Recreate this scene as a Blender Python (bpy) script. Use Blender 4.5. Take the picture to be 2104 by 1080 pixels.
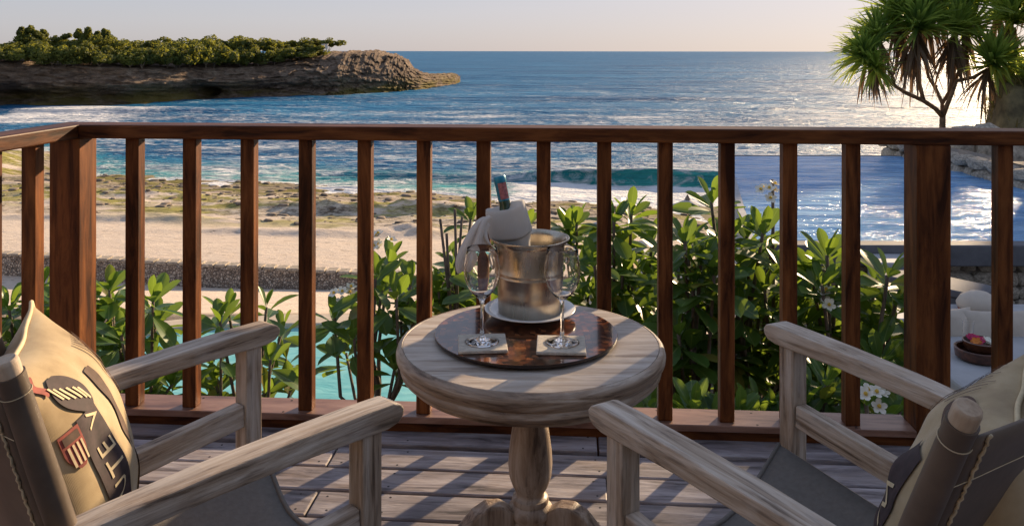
import bpy, bmesh, math, random
import numpy as np
from mathutils import Vector, Matrix, noise as mnoise

for o in list(bpy.data.objects):
    bpy.data.objects.remove(o)
scn = bpy.context.scene
C = scn.collection
R = math.radians
random.seed(7)
rng = np.random.default_rng(7)

# ------------------------------------------------------------------ camera
F, CX, HY = 1700.0, 1052.0, 105.0          # focal length and horizon in photo pixels
EYE = 1.25                                 # eye height over the deck (m)
cam = bpy.data.cameras.new('camera')
camo = bpy.data.objects.new('camera', cam)
C.objects.link(camo)
camo.location = (0, 0, EYE)
camo.rotation_euler = (R(90), R(-0.08), 0)
cam.sensor_width = 36
cam.lens = F / 2104 * 36
cam.shift_y = -(540 - HY) / 2104
cam.clip_start = 0.05
cam.clip_end = 60000
scn.camera = camo

# ------------------------------------------------------------------ light
SUN_AZ, SUN_EL = 37.0, 16.0                # degrees right of the view axis / above the horizon
w = bpy.data.worlds.new('World')
scn.world = w
w.use_nodes = True
nt = w.node_tree
bg = nt.nodes['Background']
sky = nt.nodes.new('ShaderNodeTexSky')
sky.sky_type = 'NISHITA'
sky.sun_disc = False
sky.sun_elevation = R(SUN_EL)
sky.sun_rotation = R(SUN_AZ)
sky.altitude = 0
sky.air_density = 1.0
sky.dust_density = 1.0
sky.ozone_density = 3.0
gam = nt.nodes.new('ShaderNodeGamma')      # the photograph's evenly toned, hazy sky
gam.inputs[1].default_value = 0.22
nt.links.new(sky.outputs[0], gam.inputs[0])
tint = nt.nodes.new('ShaderNodeMix'); tint.data_type = 'RGBA'; tint.blend_type = 'MULTIPLY'
tint.inputs[0].default_value = 1.0
tint.inputs[7].default_value = (0.97, 0.95, 1.03, 1)
nt.links.new(gam.outputs[0], tint.inputs[6])
hsv = nt.nodes.new('ShaderNodeHueSaturation'); hsv.inputs['Saturation'].default_value = 1.5
nt.links.new(tint.outputs[2], hsv.inputs['Color'])
nt.links.new(hsv.outputs[0], bg.inputs[0])
bg.inputs[1].default_value = 0.15
sl = bpy.data.lights.new('sun', 'SUN')
sl.energy = 3.2
sl.angle = R(1.0)
sl.color = (1.0, 0.74, 0.46)
so = bpy.data.objects.new('sun', sl)
C.objects.link(so)
sd = Vector((math.sin(R(SUN_AZ)) * math.cos(R(SUN_EL)), math.cos(R(SUN_AZ)) * math.cos(R(SUN_EL)), math.sin(R(SUN_EL))))
so.rotation_euler = sd.to_track_quat('Z', 'Y').to_euler()
so.location = (20, 20, 20)
scn.view_settings.view_transform = 'Standard'
scn.view_settings.look = 'None'
scn.view_settings.exposure = 1.55
scn.view_settings.gamma = 1.0
scn.view_settings.use_curve_mapping = False
scn.cycles.max_bounces = 10
scn.cycles.transparent_max_bounces = 12
scn.cycles.caustics_reflective = False
scn.cycles.sample_clamp_indirect = 6.0


def W(px, py, Y):
    """world point seen at photo pixel (px, py) at depth Y"""
    return Vector(((px - CX) / F * Y, Y, EYE - (py - HY) / F * Y))


# ------------------------------------------------------------------ materials
def new_mat(name):
    m = bpy.data.materials.new(name)
    m.use_nodes = True
    n = m.node_tree
    b = n.nodes['Principled BSDF']
    return m, n, b


def N(n, kind, **kw):
    x = n.nodes.new(kind)
    for k, v in kw.items():
        if k.startswith('i_'):
            x.inputs[k[2:].replace('_', ' ')].default_value = v
        else:
            setattr(x, k, v)
    return x


def ramp(n, src, stops):
    r = n.nodes.new('ShaderNodeValToRGB')
    el = r.color_ramp.elements
    while len(el) < len(stops):
        el.new(0.5)
    for e, (p, c) in zip(el, stops):
        e.position = p
        e.color = (*c, 1) if len(c) == 3 else c
    n.links.new(src, r.inputs[0])
    return r


def mixc(n, a, b, fac, mode='MIX'):
    m = n.nodes.new('ShaderNodeMix')
    m.data_type = 'RGBA'
    m.blend_type = mode
    for sock, v in ((m.inputs[0], fac), (m.inputs[6], a), (m.inputs[7], b)):
        if isinstance(v, bpy.types.NodeSocket):
            n.links.new(v, sock)
        elif isinstance(v, (int, float)):
            sock.default_value = v
        else:
            sock.default_value = (*v, 1)
    return m.outputs[2]


def mathn(n, op, a, b=None, clamp=False):
    m = n.nodes.new('ShaderNodeMath')
    m.operation = op
    m.use_clamp = clamp
    for i, v in enumerate((a, b)):
        if v is None:
            continue
        if isinstance(v, bpy.types.NodeSocket):
            n.links.new(v, m.inputs[i])
        else:
            m.inputs[i].default_value = v
    return m.outputs[0]


def coords(n, scale=(1, 1, 1), kind='Object', rand=True):
    tc = n.nodes.new('ShaderNodeTexCoord')
    v = tc.outputs[kind]
    if rand:
        oi = n.nodes.new('ShaderNodeObjectInfo')
        s = mathn(n, 'MULTIPLY', oi.outputs['Random'], 57.0)
        a = n.nodes.new('ShaderNodeVectorMath')
        a.operation = 'ADD'
        n.links.new(v, a.inputs[0])
        n.links.new(s, a.inputs[1])
        v = a.outputs[0]
    m = n.nodes.new('ShaderNodeMapping')
    m.inputs['Scale'].default_value = scale
    n.links.new(v, m.inputs[0])
    return m.outputs[0]


def noise(n, vec, scale=5, detail=4, rough=0.55, dist=0.0):
    t = n.nodes.new('ShaderNodeTexNoise')
    t.inputs['Scale'].default_value = scale
    t.inputs['Detail'].default_value = detail
    t.inputs['Roughness'].default_value = rough
    t.inputs['Distortion'].default_value = dist
    n.links.new(vec, t.inputs['Vector'])
    return t.outputs[0]


def bump(n, b, h, strength=0.3, dist=0.01):
    x = n.nodes.new('ShaderNodeBump')
    x.inputs['Strength'].default_value = strength
    x.inputs['Distance'].default_value = dist
    n.links.new(h, x.inputs['Height'])
    n.links.new(x.outputs[0], b.inputs['Normal'])
    return x


def wood(name, dark, mid, light, crack, rough=0.6, crack_amt=0.7, coat=0.0, grain=26.0, var=0.25, bstr=0.35, wear=None, axis='X'):
    """grain runs along each piece's local X; every piece gets its own offset and tone"""
    m, n, b = new_mat(name)
    sc_ = {'X': (3.6, grain, grain), 'Z': (grain, grain, 3.6), 'R': (5.0, 5.0, grain * 2.2)}[axis]
    v = coords(n, sc_)
    g = noise(n, v, 1.0, 6, 0.62, 0.5)
    col = ramp(n, g, [(0.36, dark), (0.50, mid), (0.64, light)]).outputs[0]
    v2 = coords(n, tuple(q * (2.6 if q < 6 else 3.0) for q in sc_))
    fine = noise(n, v2, 1.0, 3, 0.6)
    col = mixc(n, col, crack, mathn(n, 'MULTIPLY', ramp(n, fine, [(0.55, (0, 0, 0)), (0.68, (1, 1, 1))]).outputs[0], crack_amt * 0.6))
    v3 = coords(n, (5, 9, 9))
    blot = noise(n, v3, 1.2, 5, 0.6)
    bl = ramp(n, blot, [(0.50, (0, 0, 0)), (0.68, (1, 1, 1))]).outputs[0]
    cr = ramp(n, g, [(0.33, (1, 1, 1)), (0.41, (0, 0, 0))]).outputs[0]
    col = mixc(n, col, crack, mathn(n, 'MULTIPLY', cr, crack_amt))
    if wear:
        col = mixc(n, col, wear, mathn(n, 'MULTIPLY', bl, 0.6))
    oi = n.nodes.new('ShaderNodeObjectInfo')
    val = mathn(n, 'ADD', mathn(n, 'MULTIPLY', oi.outputs['Random'], 2 * var), 1 - var)
    hs = n.nodes.new('ShaderNodeHueSaturation')
    n.links.new(col, hs.inputs['Color'])
    n.links.new(val, hs.inputs['Value'])
    n.links.new(hs.outputs[0], b.inputs['Base Color'])
    b.inputs['Roughness'].default_value = rough
    b.inputs['Coat Weight'].default_value = coat
    b.inputs['Coat Roughness'].default_value = 0.25
    bump(n, b, mathn(n, 'ADD', g, mathn(n, 'MULTIPLY', fine, 0.5)), bstr, 0.004)
    return m


def plain(name, col, rough=0.6, metal=0.0, var=0.15, scale=8.0, bstr=0.0, detail=5, col2=None, spec=0.5, wscale=(1, 1, 1)):
    m, n, b = new_mat(name)
    v = coords(n, wscale)
    t = noise(n, v, scale, detail, 0.6)
    c2 = col2 or tuple(c * (1 - 2 * var) for c in col)
    c1 = col if col2 else tuple(min(1, c * (1 + var)) for c in col)
    n.links.new(ramp(n, t, [(0.3, c2), (0.7, c1)]).outputs[0], b.inputs['Base Color'])
    b.inputs['Roughness'].default_value = rough
    b.inputs['Metallic'].default_value = metal
    b.inputs['Specular IOR Level'].default_value = spec
    if bstr:
        bump(n, b, t, bstr, 0.02)
    return m


M = {}
M['rail'] = wood('dark_red_timber', (0.045, 0.014, 0.005), (0.118, 0.038, 0.011), (0.20, 0.070, 0.020), (0.020, 0.007, 0.003), 0.5, 0.5, 0.0, 26, 0.22, 0.25)
M['rail'].node_tree.nodes['Principled BSDF'].inputs['Specular IOR Level'].default_value = 0.15
M['teak'] = wood('weathered_teak', (0.24, 0.165, 0.105), (0.42, 0.325, 0.24), (0.60, 0.515, 0.425), (0.05, 0.03, 0.02), 0.55, 0.8, 0, 40, 0.08, 0.8, wear=(0.57, 0.50, 0.43))
M['table'] = wood('limed_oak', (0.32, 0.245, 0.185), (0.45, 0.37, 0.30), (0.58, 0.51, 0.44), (0.14, 0.095, 0.07), 0.50, 0.5, 0.05, 30, 0.03, 0.5, wear=(0.56, 0.50, 0.43))
M['table_z'] = wood('limed_oak_turned', (0.20, 0.13, 0.08), (0.36, 0.26, 0.18), (0.50, 0.40, 0.31), (0.07, 0.04, 0.025), 0.5, 0.8, 0.05, 30, 0.03, 0.5, axis='Z')
M['table_r'] = wood('limed_oak_rim', (0.20, 0.13, 0.08), (0.37, 0.27, 0.19), (0.55, 0.46, 0.37), (0.07, 0.04, 0.025), 0.5, 0.8, 0.05, 22, 0.03, 0.5, axis='R')
M['deck'] = wood('grey_deck_board', (0.12, 0.10, 0.10), (0.26, 0.228, 0.232), (0.42, 0.38, 0.385), (0.035, 0.027, 0.026), 0.55, 0.7, 0, 26, 0.22, 0.6, wear=(0.30, 0.235, 0.20))
M['canvas'] = plain('grey_canvas', (0.17, 0.15, 0.13), 0.85, var=0.08, scale=90, bstr=0.15, wscale=(1, 1, 1))
M['leather'] = plain('brown_leather', (0.135, 0.095, 0.066), 0.5, var=0.2, scale=7, bstr=0.1)
M['thread'] = plain('cream_thread', (0.62, 0.50, 0.32), 0.8)
M['dowel'] = wood('pale_log', (0.25, 0.165, 0.10), (0.42, 0.31, 0.21), (0.54, 0.43, 0.32), (0.12, 0.07, 0.045), 0.7, 0.6, 0, 18, 0.05)
M['nail'] = plain('dark_nail', (0.025, 0.02, 0.018), 0.6)
M['steel'] = None


def make_fabric():
    m, n, b = new_mat('cream_linen')
    v = coords(n, (1, 1, 1), rand=False)
    wv = n.nodes.new('ShaderNodeTexWave'); wv.inputs['Scale'].default_value = 260; wv.inputs['Distortion'].default_value = 1.5
    n.links.new(v, wv.inputs[0])
    big = noise(n, v, 7, 5, 0.6)
    c = ramp(n, big, [(0.32, (0.27, 0.185, 0.085)), (0.5, (0.41, 0.30, 0.155)), (0.68, (0.51, 0.395, 0.23))]).outputs[0]
    n.links.new(c, b.inputs['Base Color'])
    b.inputs['Roughness'].default_value = 0.85
    b.inputs['Sheen Weight'].default_value = 0.2
    bump(n, b, mathn(n, 'ADD', wv.outputs[1], mathn(n, 'MULTIPLY', big, 6)), 0.12, 0.01)
    return m


M['linen'] = make_fabric()
M['print'] = plain('dark_print', (0.045, 0.026, 0.028), 0.8, var=0.25, scale=60)
M['print_brown'] = plain('brown_print', (0.10, 0.055, 0.035), 0.8, var=0.2, scale=60)
M['print_red'] = plain('red_print', (0.30, 0.065, 0.045), 0.8, var=0.2, scale=60)
M['print_cream'] = plain('cream_print', (0.66, 0.53, 0.32), 0.85, var=0.08, scale=60)
M['napkin'] = plain('white_napkin', (0.78, 0.74, 0.69), 0.85, var=0.04, scale=12, bstr=0.1)
def translucent(m, col, f):
    n = m.node_tree; b = n.nodes['Principled BSDF']
    t = n.nodes.new('ShaderNodeBsdfTranslucent'); t.inputs[0].default_value = (*col, 1)
    x = n.nodes.new('ShaderNodeMixShader'); x.inputs[0].default_value = f
    n.links.new(b.outputs[0], x.inputs[1]); n.links.new(t.outputs[0], x.inputs[2]); n.links.new(x.outputs[0], n.nodes['Material Output'].inputs[0])


translucent(M['napkin'], (0.85, 0.78, 0.70), 0.5)
M['china'] = plain('white_china', (0.78, 0.74, 0.68), 0.2, var=0.03)
M['foil'] = plain('blue_foil', (0.02, 0.24, 0.36), 0.35, 0.3, var=0.1, scale=20)
M['seal'] = plain('rose_label', (0.42, 0.14, 0.13), 0.6, var=0.3, scale=120)
M['bottle'] = plain('green_bottle', (0.02, 0.05, 0.02), 0.12, var=0.1)
M['cork'] = plain('woven_coaster', (0.66, 0.58, 0.47), 0.85, var=0.2, scale=60, bstr=0.4, wscale=(1, 6, 1))
M['plaster'] = plain('grey_plaster', (0.42, 0.42, 0.43), 0.75, var=0.1, scale=3, bstr=0.08)
M['coping'] = plain('grey_stone_coping', (0.13, 0.13, 0.145), 0.8, var=0.15, scale=5, bstr=0.1)
M['rubble'] = plain('rubble_stone', (0.44, 0.37, 0.29), 0.9, var=0.3, scale=9, bstr=0.6)
M['mortar'] = plain('mortar', (0.22, 0.185, 0.15), 0.95, var=0.25, scale=14, bstr=0.5)
M['cushion'] = plain('beige_cushion', (0.55, 0.47, 0.39), 0.85, var=0.06, scale=8, bstr=0.1)
M['bowl'] = wood('turned_bowl', (0.05, 0.018, 0.010), (0.10, 0.036, 0.018), (0.16, 0.06, 0.03), (0.03, 0.01, 0.006), 0.35, 0.4, 0.2)
M['pink'] = plain('pink_petal', (0.55, 0.02, 0.12), 0.6)
M['orange'] = plain('orange_fruit', (0.75, 0.22, 0.01), 0.5)
M['petal'] = plain('white_petal', (0.82, 0.80, 0.68), 0.6, var=0.04)
M['petal_eye'] = plain('yellow_eye', (0.72, 0.46, 0.05), 0.6)
M['parasol'] = plain('pale_parasol_cloth', (0.50, 0.48, 0.47), 0.85, var=0.08, scale=2)
M['bark'] = plain('frangipani_bark', (0.16, 0.12, 0.09), 0.85, var=0.3, scale=14, bstr=0.5)
M['pbark'] = plain('pandanus_bark', (0.22, 0.135, 0.075), 0.85, var=0.3, scale=8, bstr=0.5)
M['tbark'] = plain('scrub_bark', (0.20, 0.16, 0.12), 0.9, var=0.3, scale=3)


def leafmat(name, c1, c2, trans, rough=0.4, tfac=0.4, mid=None):
    m, n, b = new_mat(name)
    oi = n.nodes.new('ShaderNodeObjectInfo')
    v = coords(n, (1, 1, 1))
    t = noise(n, v, 6, 4, 0.6)
    f = mathn(n, 'ADD', mathn(n, 'MULTIPLY', oi.outputs['Random'], 0.6), mathn(n, 'MULTIPLY', t, 0.6))
    c = ramp(n, f, [(0.2, c1), (0.8, c2)]).outputs[0]
    if mid:
        old = mathn(n, 'GREATER_THAN', oi.outputs['Random'], 0.955)
        c = mixc(n, c, (0.30, 0.22, 0.05), mathn(n, 'MULTIPLY', old, mathn(n, 'ADD', t, 0.25)))
        tc = n.nodes.new('ShaderNodeTexCoord')
        sp = n.nodes.new('ShaderNodeSeparateXYZ')
        n.links.new(tc.outputs['Object'], sp.inputs[0])
        k = mathn(n, 'ABSOLUTE', sp.outputs[1])
        rib = mathn(n, 'LESS_THAN', k, 0.010)
        c = mixc(n, c, mid, mathn(n, 'MULTIPLY', rib, 0.7))
    n.links.new(c, b.inputs['Base Color'])
    b.inputs['Roughness'].default_value = rough
    tr = n.nodes.new('ShaderNodeBsdfTranslucent')
    n.links.new(mixc(n, c, trans, 0.75), tr.inputs[0])
    ms = n.nodes.new('ShaderNodeMixShader')
    ms.inputs[0].default_value = tfac
    n.links.new(b.outputs[0], ms.inputs[1])
    n.links.new(tr.outputs[0], ms.inputs[2])
    n.links.new(ms.outputs[0], n.nodes['Material Output'].inputs[0])
    return m


M['leaf'] = leafmat('frangipani_leaf', (0.026, 0.080, 0.020), (0.080, 0.165, 0.034), (0.32, 0.45, 0.04), 0.36, 0.40, (0.25, 0.32, 0.10))
M['blade'] = leafmat('pandanus_blade', (0.07, 0.17, 0.055), (0.20, 0.32, 0.07), (0.60, 0.70, 0.10), 0.36, 0.5)
M['dryblade'] = leafmat('dry_pandanus_blade', (0.14, 0.095, 0.06), (0.30, 0.22, 0.155), (0.20, 0.11, 0.05), 0.7, 0.25)
M['scrub'] = leafmat('scrub_foliage', (0.040, 0.065, 0.016), (0.12, 0.145, 0.028), (0.34, 0.33, 0.04), 0.7, 0.45)
M['grass'] = leafmat('hill_grass', (0.10, 0.13, 0.03), (0.30, 0.23, 0.11), (0.25, 0.22, 0.06), 0.8, 0.3)


def make_steel():
    m, n, b = new_mat('tarnished_silver')
    v = coords(n, (1, 1, 0.35))
    t = noise(n, v, 16, 6, 0.65)
    n.links.new(ramp(n, t, [(0.3, (0.42, 0.34, 0.25)), (0.6, (0.66, 0.58, 0.47)), (0.8, (0.74, 0.68, 0.58))]).outputs[0], b.inputs['Base Color'])
    b.inputs['Metallic'].default_value = 1
    r = ramp(n, noise(n, coords(n, (1, 1, 0.2)), 26, 4), [(0.3, (0.20,) * 3), (0.7, (0.38,) * 3)])
    n.links.new(r.outputs[0], b.inputs['Roughness'])
    bump(n, b, noise(n, coords(n, (1, 1, 3)), 9, 2), 0.12, 0.01)
    return m


M['steel'] = make_steel()


def make_glass():
    m, n, b = new_mat('clear_glass')
    b.inputs['Base Color'].default_value = (1, 1, 1, 1)
    b.inputs['Roughness'].default_value = 0.0
    b.inputs['IOR'].default_value = 1.48
    b.inputs['Transmission Weight'].default_value = 1.0
    return m


M['glass'] = make_glass()


def make_tray():
    m, n, b = new_mat('lacquered_shell_mosaic')
    v = coords(n, (1, 1, 1), rand=False)
    vo = n.nodes.new('ShaderNodeTexVoronoi'); vo.distance = 'CHEBYCHEV'; vo.inputs['Scale'].default_value = 75; vo.inputs['Randomness'].default_value = 0.5
    n.links.new(v, vo.inputs['Vector'])
    sp = n.nodes.new('ShaderNodeSeparateColor')
    n.links.new(vo.outputs['Color'], sp.inputs[0])
    c = ramp(n, sp.outputs[0], [(0.0, (0.018, 0.007, 0.005)), (0.45, (0.055, 0.017, 0.009)), (0.8, (0.14, 0.045, 0.018)), (1.0, (0.24, 0.085, 0.03))]).outputs[0]
    n.links.new(c, b.inputs['Base Color'])
    b.inputs['Roughness'].default_value = 0.14
    b.inputs['Specular IOR Level'].default_value = 0.35
    b.inputs['Coat Weight'].default_value = 0.35
    b.inputs['Coat Roughness'].default_value = 0.02
    return m


M['tray'] = make_tray()
M['tray_edge'] = plain('tray_edge', (0.02, 0.009, 0.007), 0.25)

# ------------------------------------------------------------------ object helpers


def link(o, parent=None):
    C.objects.link(o)
    if parent is not None:
        o.parent = parent
    return o


def tag(o, label=None, cat=None, group=None, kind=None):
    if label: o['label'] = label
    if cat: o['category'] = cat
    if group: o['group'] = group
    if kind: o['kind'] = kind
    return o


def empty(name, loc, label=None, cat=None, group=None):
    o = bpy.data.objects.new(name, None)
    o.location = loc
    o.empty_display_size = 0.1
    C.objects.link(o)
    return tag(o, label, cat, group)


def origin(p):
    """summed world offset of a parent chain (parents here carry no rotation unless noted)"""
    return p.matrix_world if p is not None else Matrix()


def place(o, mw, parent):
    C.objects.link(o)
    if parent is None:
        o.matrix_world = mw
    else:
        o.parent = parent
        o.matrix_basis = world_of(parent).inverted() @ mw
    return o


def world_of(o):
    m = o.matrix_basis.copy()
    while o.parent is not None:
        o = o.parent
        m = o.matrix_basis @ m
    return m


class MB:
    def __init__(s):
        s.v = []; s.f = []

    def add(s, vs, fs):
        k = len(s.v)
        s.v += [tuple(v) for v in vs]
        s.f += [tuple(i + k for i in f) for f in fs]

    def box(s, c, size, rot=None):
        c = Vector(c); h = Vector(size) / 2
        vs = []
        for z in (-1, 1):
            for y in (-1, 1):
                for x in (-1, 1):
                    p = Vector((x * h.x, y * h.y, z * h.z))
                    if rot is not None: p = rot @ p
                    vs.append(c + p)
        s.add(vs, [(0, 2, 3, 1), (4, 5, 7, 6), (0, 1, 5, 4), (2, 6, 7, 3), (0, 4, 6, 2), (1, 3, 7, 5)])

    def tube(s, pts, rad, n=8, cap=True):
        pts = [Vector(p) for p in pts]
        k = len(s.v)
        up = None
        for i, p in enumerate(pts):
            d = (pts[min(i + 1, len(pts) - 1)] - pts[max(i - 1, 0)])
            d = d.normalized() if d.length > 1e-9 else Vector((0, 0, 1))
            if up is None:
                up = Vector((0, 0, 1)) if abs(d.z) < 0.9 else Vector((1, 0, 0))
            a = d.cross(up)
            a = a.normalized() if a.length > 1e-6 else Vector((1, 0, 0))
            b = a.cross(d).normalized()
            up = b
            r = rad[i] if hasattr(rad, '__len__') else rad
            for j in range(n):
                t = 2 * math.pi * j / n
                s.v.append(tuple(p + a * (r * math.cos(t)) + b * (r * math.sin(t))))
        for i in range(len(pts) - 1):
            for j in range(n):
                j2 = (j + 1) % n
                s.f.append((k + i * n + j, k + i * n + j2, k + (i + 1) * n + j2, k + (i + 1) * n + j))
        if cap:
            s.f.append(tuple(k + j for j in range(n))[::-1])
            e = k + (len(pts) - 1) * n
            s.f.append(tuple(e + j for j in range(n)))

    def lathe(s, prof, n=48, c=(0, 0, 0), close=False):
        k = len(s.v)
        for (r, z) in prof:
            for j in range(n):
                t = 2 * math.pi * j / n
                s.v.append((c[0] + r * math.cos(t), c[1] + r * math.sin(t), c[2] + z))
        m = len(prof)
        for i in range(m if close else m - 1):
            i2 = (i + 1) % m
            for j in range(n):
                j2 = (j + 1) % n
                s.f.append((k + i * n + j, k + i * n + j2, k + i2 * n + j2, k + i2 * n + j))

    def grid(s, P, flip=False):
        """P[i][j] points"""
        k = len(s.v); a = len(P); b = len(P[0])
        for row in P:
            for p in row: s.v.append(tuple(p))
        for i in range(a - 1):
            for j in range(b - 1):
                q = (k + i * b + j, k + i * b + j + 1, k + (i + 1) * b + j + 1, k + (i + 1) * b + j)
                s.f.append(q[::-1] if flip else q)

    def mesh(s, name, mat, smooth=False, bevel=0.0, seg=2, weld=False, autosm=None):
        me = bpy.data.meshes.new(name)
        me.from_pydata(s.v, [], s.f)
        if bevel or weld:
            bm = bmesh.new(); bm.from_mesh(me)
            if weld: bmesh.ops.remove_doubles(bm, verts=bm.verts, dist=1e-5)
            if bevel:
                bmesh.ops.recalc_face_normals(bm, faces=bm.faces)
                bmesh.ops.bevel(bm, geom=[e for e in bm.edges if len(e.link_faces) == 2 and e.calc_face_angle() > 0.5], offset=bevel, segments=seg, affect='EDGES', profile=0.5)
            bm.to_mesh(me); bm.free()
        if smooth:
            me.polygons.foreach_set('use_smooth', [True] * len(me.polygons))
            if autosm is not None:
                try:
                    me.set_sharp_from_angle(angle=autosm)
                except Exception:
                    pass
        for mt in (mat if isinstance(mat, (list, tuple)) else [mat]):
            me.materials.append(mt)
        me.update()
        return me

    def obj(s, name, mat, parent=None, loc=(0, 0, 0), **kw):
        """mesh coordinates are world coordinates, re-based to the origin `loc`"""
        loc = Vector(loc)
        s.v = [(v[0] - loc.x, v[1] - loc.y, v[2] - loc.z) for v in s.v]
        o = bpy.data.objects.new(name, s.mesh(name, mat, **kw))
        return place(o, Matrix.Translation(loc), parent)


def frame(d, up=(0, 0, 1)):
    """rotation with local X along d and Z as close to up as possible"""
    x = Vector(d).normalized()
    z = Vector(up) - x * Vector(up).dot(x)
    z.normalize()
    y = z.cross(x)
    return Matrix((x, y, z)).transposed()


def bar(name, p0, p1, wy, wz, mat, parent, up=(0, 0, 1), bevel=0.003, seg=2):
    """a timber with its grain (local X) running from p0 to p1"""
    p0, p1 = Vector(p0), Vector(p1)
    L = (p1 - p0).length
    b = MB(); b.box((0, 0, 0), (L, wy, wz))
    o = bpy.data.objects.new(name, b.mesh(name, mat, bevel=bevel, seg=seg))
    return place(o, Matrix.Translation((p0 + p1) / 2) @ frame(p1 - p0, up).to_4x4(), parent)


def np_mesh(name, verts, faces, mat, smooth=True, attrs=None):
    me = bpy.data.meshes.new(name)
    nv, nf = len(verts), len(faces)
    me.vertices.add(nv); me.vertices.foreach_set('co', np.asarray(verts, np.float32).ravel())
    k = faces.shape[1]
    me.loops.add(nf * k); me.loops.foreach_set('vertex_index', faces.astype(np.int32).ravel())
    me.polygons.add(nf); me.polygons.foreach_set('loop_start', np.arange(0, nf * k, k, dtype=np.int32))
    me.polygons.foreach_set('loop_total', np.full(nf, k, np.int32))
    me.update(calc_edges=True)
    if smooth: me.polygons.foreach_set('use_smooth', np.ones(nf, bool))
    for mt in (mat if isinstance(mat, (list, tuple)) else [mat]): me.materials.append(mt)
    for an, av in (attrs or {}).items():
        a = me.attributes.new(an, 'FLOAT', 'POINT')
        a.data.foreach_set('value', np.asarray(av, np.float32).ravel())
    me.validate()
    return me


def grid_faces(a, b):
    i = np.arange(a - 1)[:, None]; j = np.arange(b - 1)[None, :]
    q = i * b + j
    return np.stack([q, q + 1, q + b + 1, q + b], -1).reshape(-1, 4)


# value noise in numpy
_perm = rng.random((256, 256))


def vn(x, y):
    xi = np.floor(x).astype(int); yi = np.floor(y).astype(int)
    fx = x - xi; fy = y - yi
    fx = fx * fx * (3 - 2 * fx); fy = fy * fy * (3 - 2 * fy)
    g = lambda a, b: _perm[a & 255, b & 255]
    return (g(xi, yi) * (1 - fx) + g(xi + 1, yi) * fx) * (1 - fy) + (g(xi, yi + 1) * (1 - fx) + g(xi + 1, yi + 1) * fx) * fy


def fbm(x, y, o=4):
    s = 0; a = 0.5; t = 0
    for k in range(o):
        s = s + a * vn(x * 2 ** k + 17.3 * k, y * 2 ** k + 5.1 * k); t += a; a *= 0.5
    return s / t


def sstep(a, b, x):
    t = np.clip((x - a) / (b - a), 0, 1)
    return t * t * (3 - 2 * t)

# ================================================================== SETTING
ZS = -10.75                                     # sea level
SHX = np.array([-140, -62, -54, -46, -39, -20, -6, 9, 14, 25, 60, 120.0])
SHY = np.array([100, 97, 95, 83, 78, 74, 69, 63, 60, 56, 52, 50.0])


def shore(X):
    return np.interp(X, SHX, SHY) + 2.2 * (fbm(X * 0.16 + 40, X * 0.05, 3) - 0.5)


def wall_line(X):
    return 37.2 - 0.186 * (np.clip(X, -60, 4) + 7.3)


def ground_z(X, Y):
    Ys = shore(X); Yw = wall_line(X)
    left = np.interp(Y, [-8, 3, 5, 8, 12, 23.5, 27, 38], [-2.3, -2.4, -2.8, -4.3, -6.25, -6.25, -7.2, -9.65])
    right = np.interp(Y, [-8, 7.6, 8.2, 16, 22, 30, 38], [-1.75, -1.75, -2.6, -4.2, -6.5, -8.8, -9.65])
    near = left + (right - left) * sstep(1.6, 3.0, X)
    sand = -8.8 + (ZS + 8.8) * np.clip((Y - Yw) / (Ys - Yw), 0, 3) ** 1.15
    rough = sstep(Yw + 9, Yw + 17, Y) * (1 - sstep(Ys + 1, Ys + 6, Y))
    sand = sand + rough * (0.55 * (fbm(X * 0.22, Y * 0.35, 5) - 0.52) + 0.35 * np.maximum(0, fbm(X * 0.7 + 9, Y * 1.0, 4) - 0.55))
    # mossy reef shelf at the far left of the beach
    sand = sand + 1.0 * sstep(-44, -54, X) * sstep(70, 80, Y) * (1 - sstep(90, 97, Y))
    # the two low reef ledges in the middle of the beach
    for (lx, ly, wx, wy, h) in ((-11.0, 57.5, 7.5, 1.2, 0.75), (-2.0, 58.5, 5, 1.6, 0.6), (-24, 52, 8, 1.0, 0.35), (-12, 47.6, 7, 0.9, 0.3), (-30, 64, 9, 1.8, 0.4), (-5.5, 48.5, 2.5, 1.2, 0.5)):
        q = ((X - lx) / wx) ** 2 + ((Y - ly + 0.05 * (X - lx)) / wy) ** 2
        sand = sand + h * np.exp(-q ** 1.5) * (0.5 + fbm(X * 0.8, Y * 1.2, 4))
    front = 0.04 * (fbm(X * 0.9, Y * 0.9, 3) - 0.5)
    z = np.where(Y < Yw, near, sand) + front
    return z


gy = np.concatenate([np.linspace(-8, 26, 70), np.linspace(26.3, 37, 24), np.arange(37.1, 100, 0.22), np.linspace(101, 180, 40)])
gx = np.concatenate([np.linspace(-150, -62, 40), np.arange(-61.5, 24, 0.24), np.linspace(24.5, 120, 60)])
GX, GY = np.meshgrid(gx, gy)
GZ = ground_z(GX, GY)
gw = wall_line(GX)
sandm = sstep(22, 26, GY)
reef = sstep(gw + 8, gw + 15, GY + 5 * (fbm(GX * 0.15, GY * 0.15, 3) - 0.5))
wet = 1 - sstep(0.05, 0.9, GZ - ZS)


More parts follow.
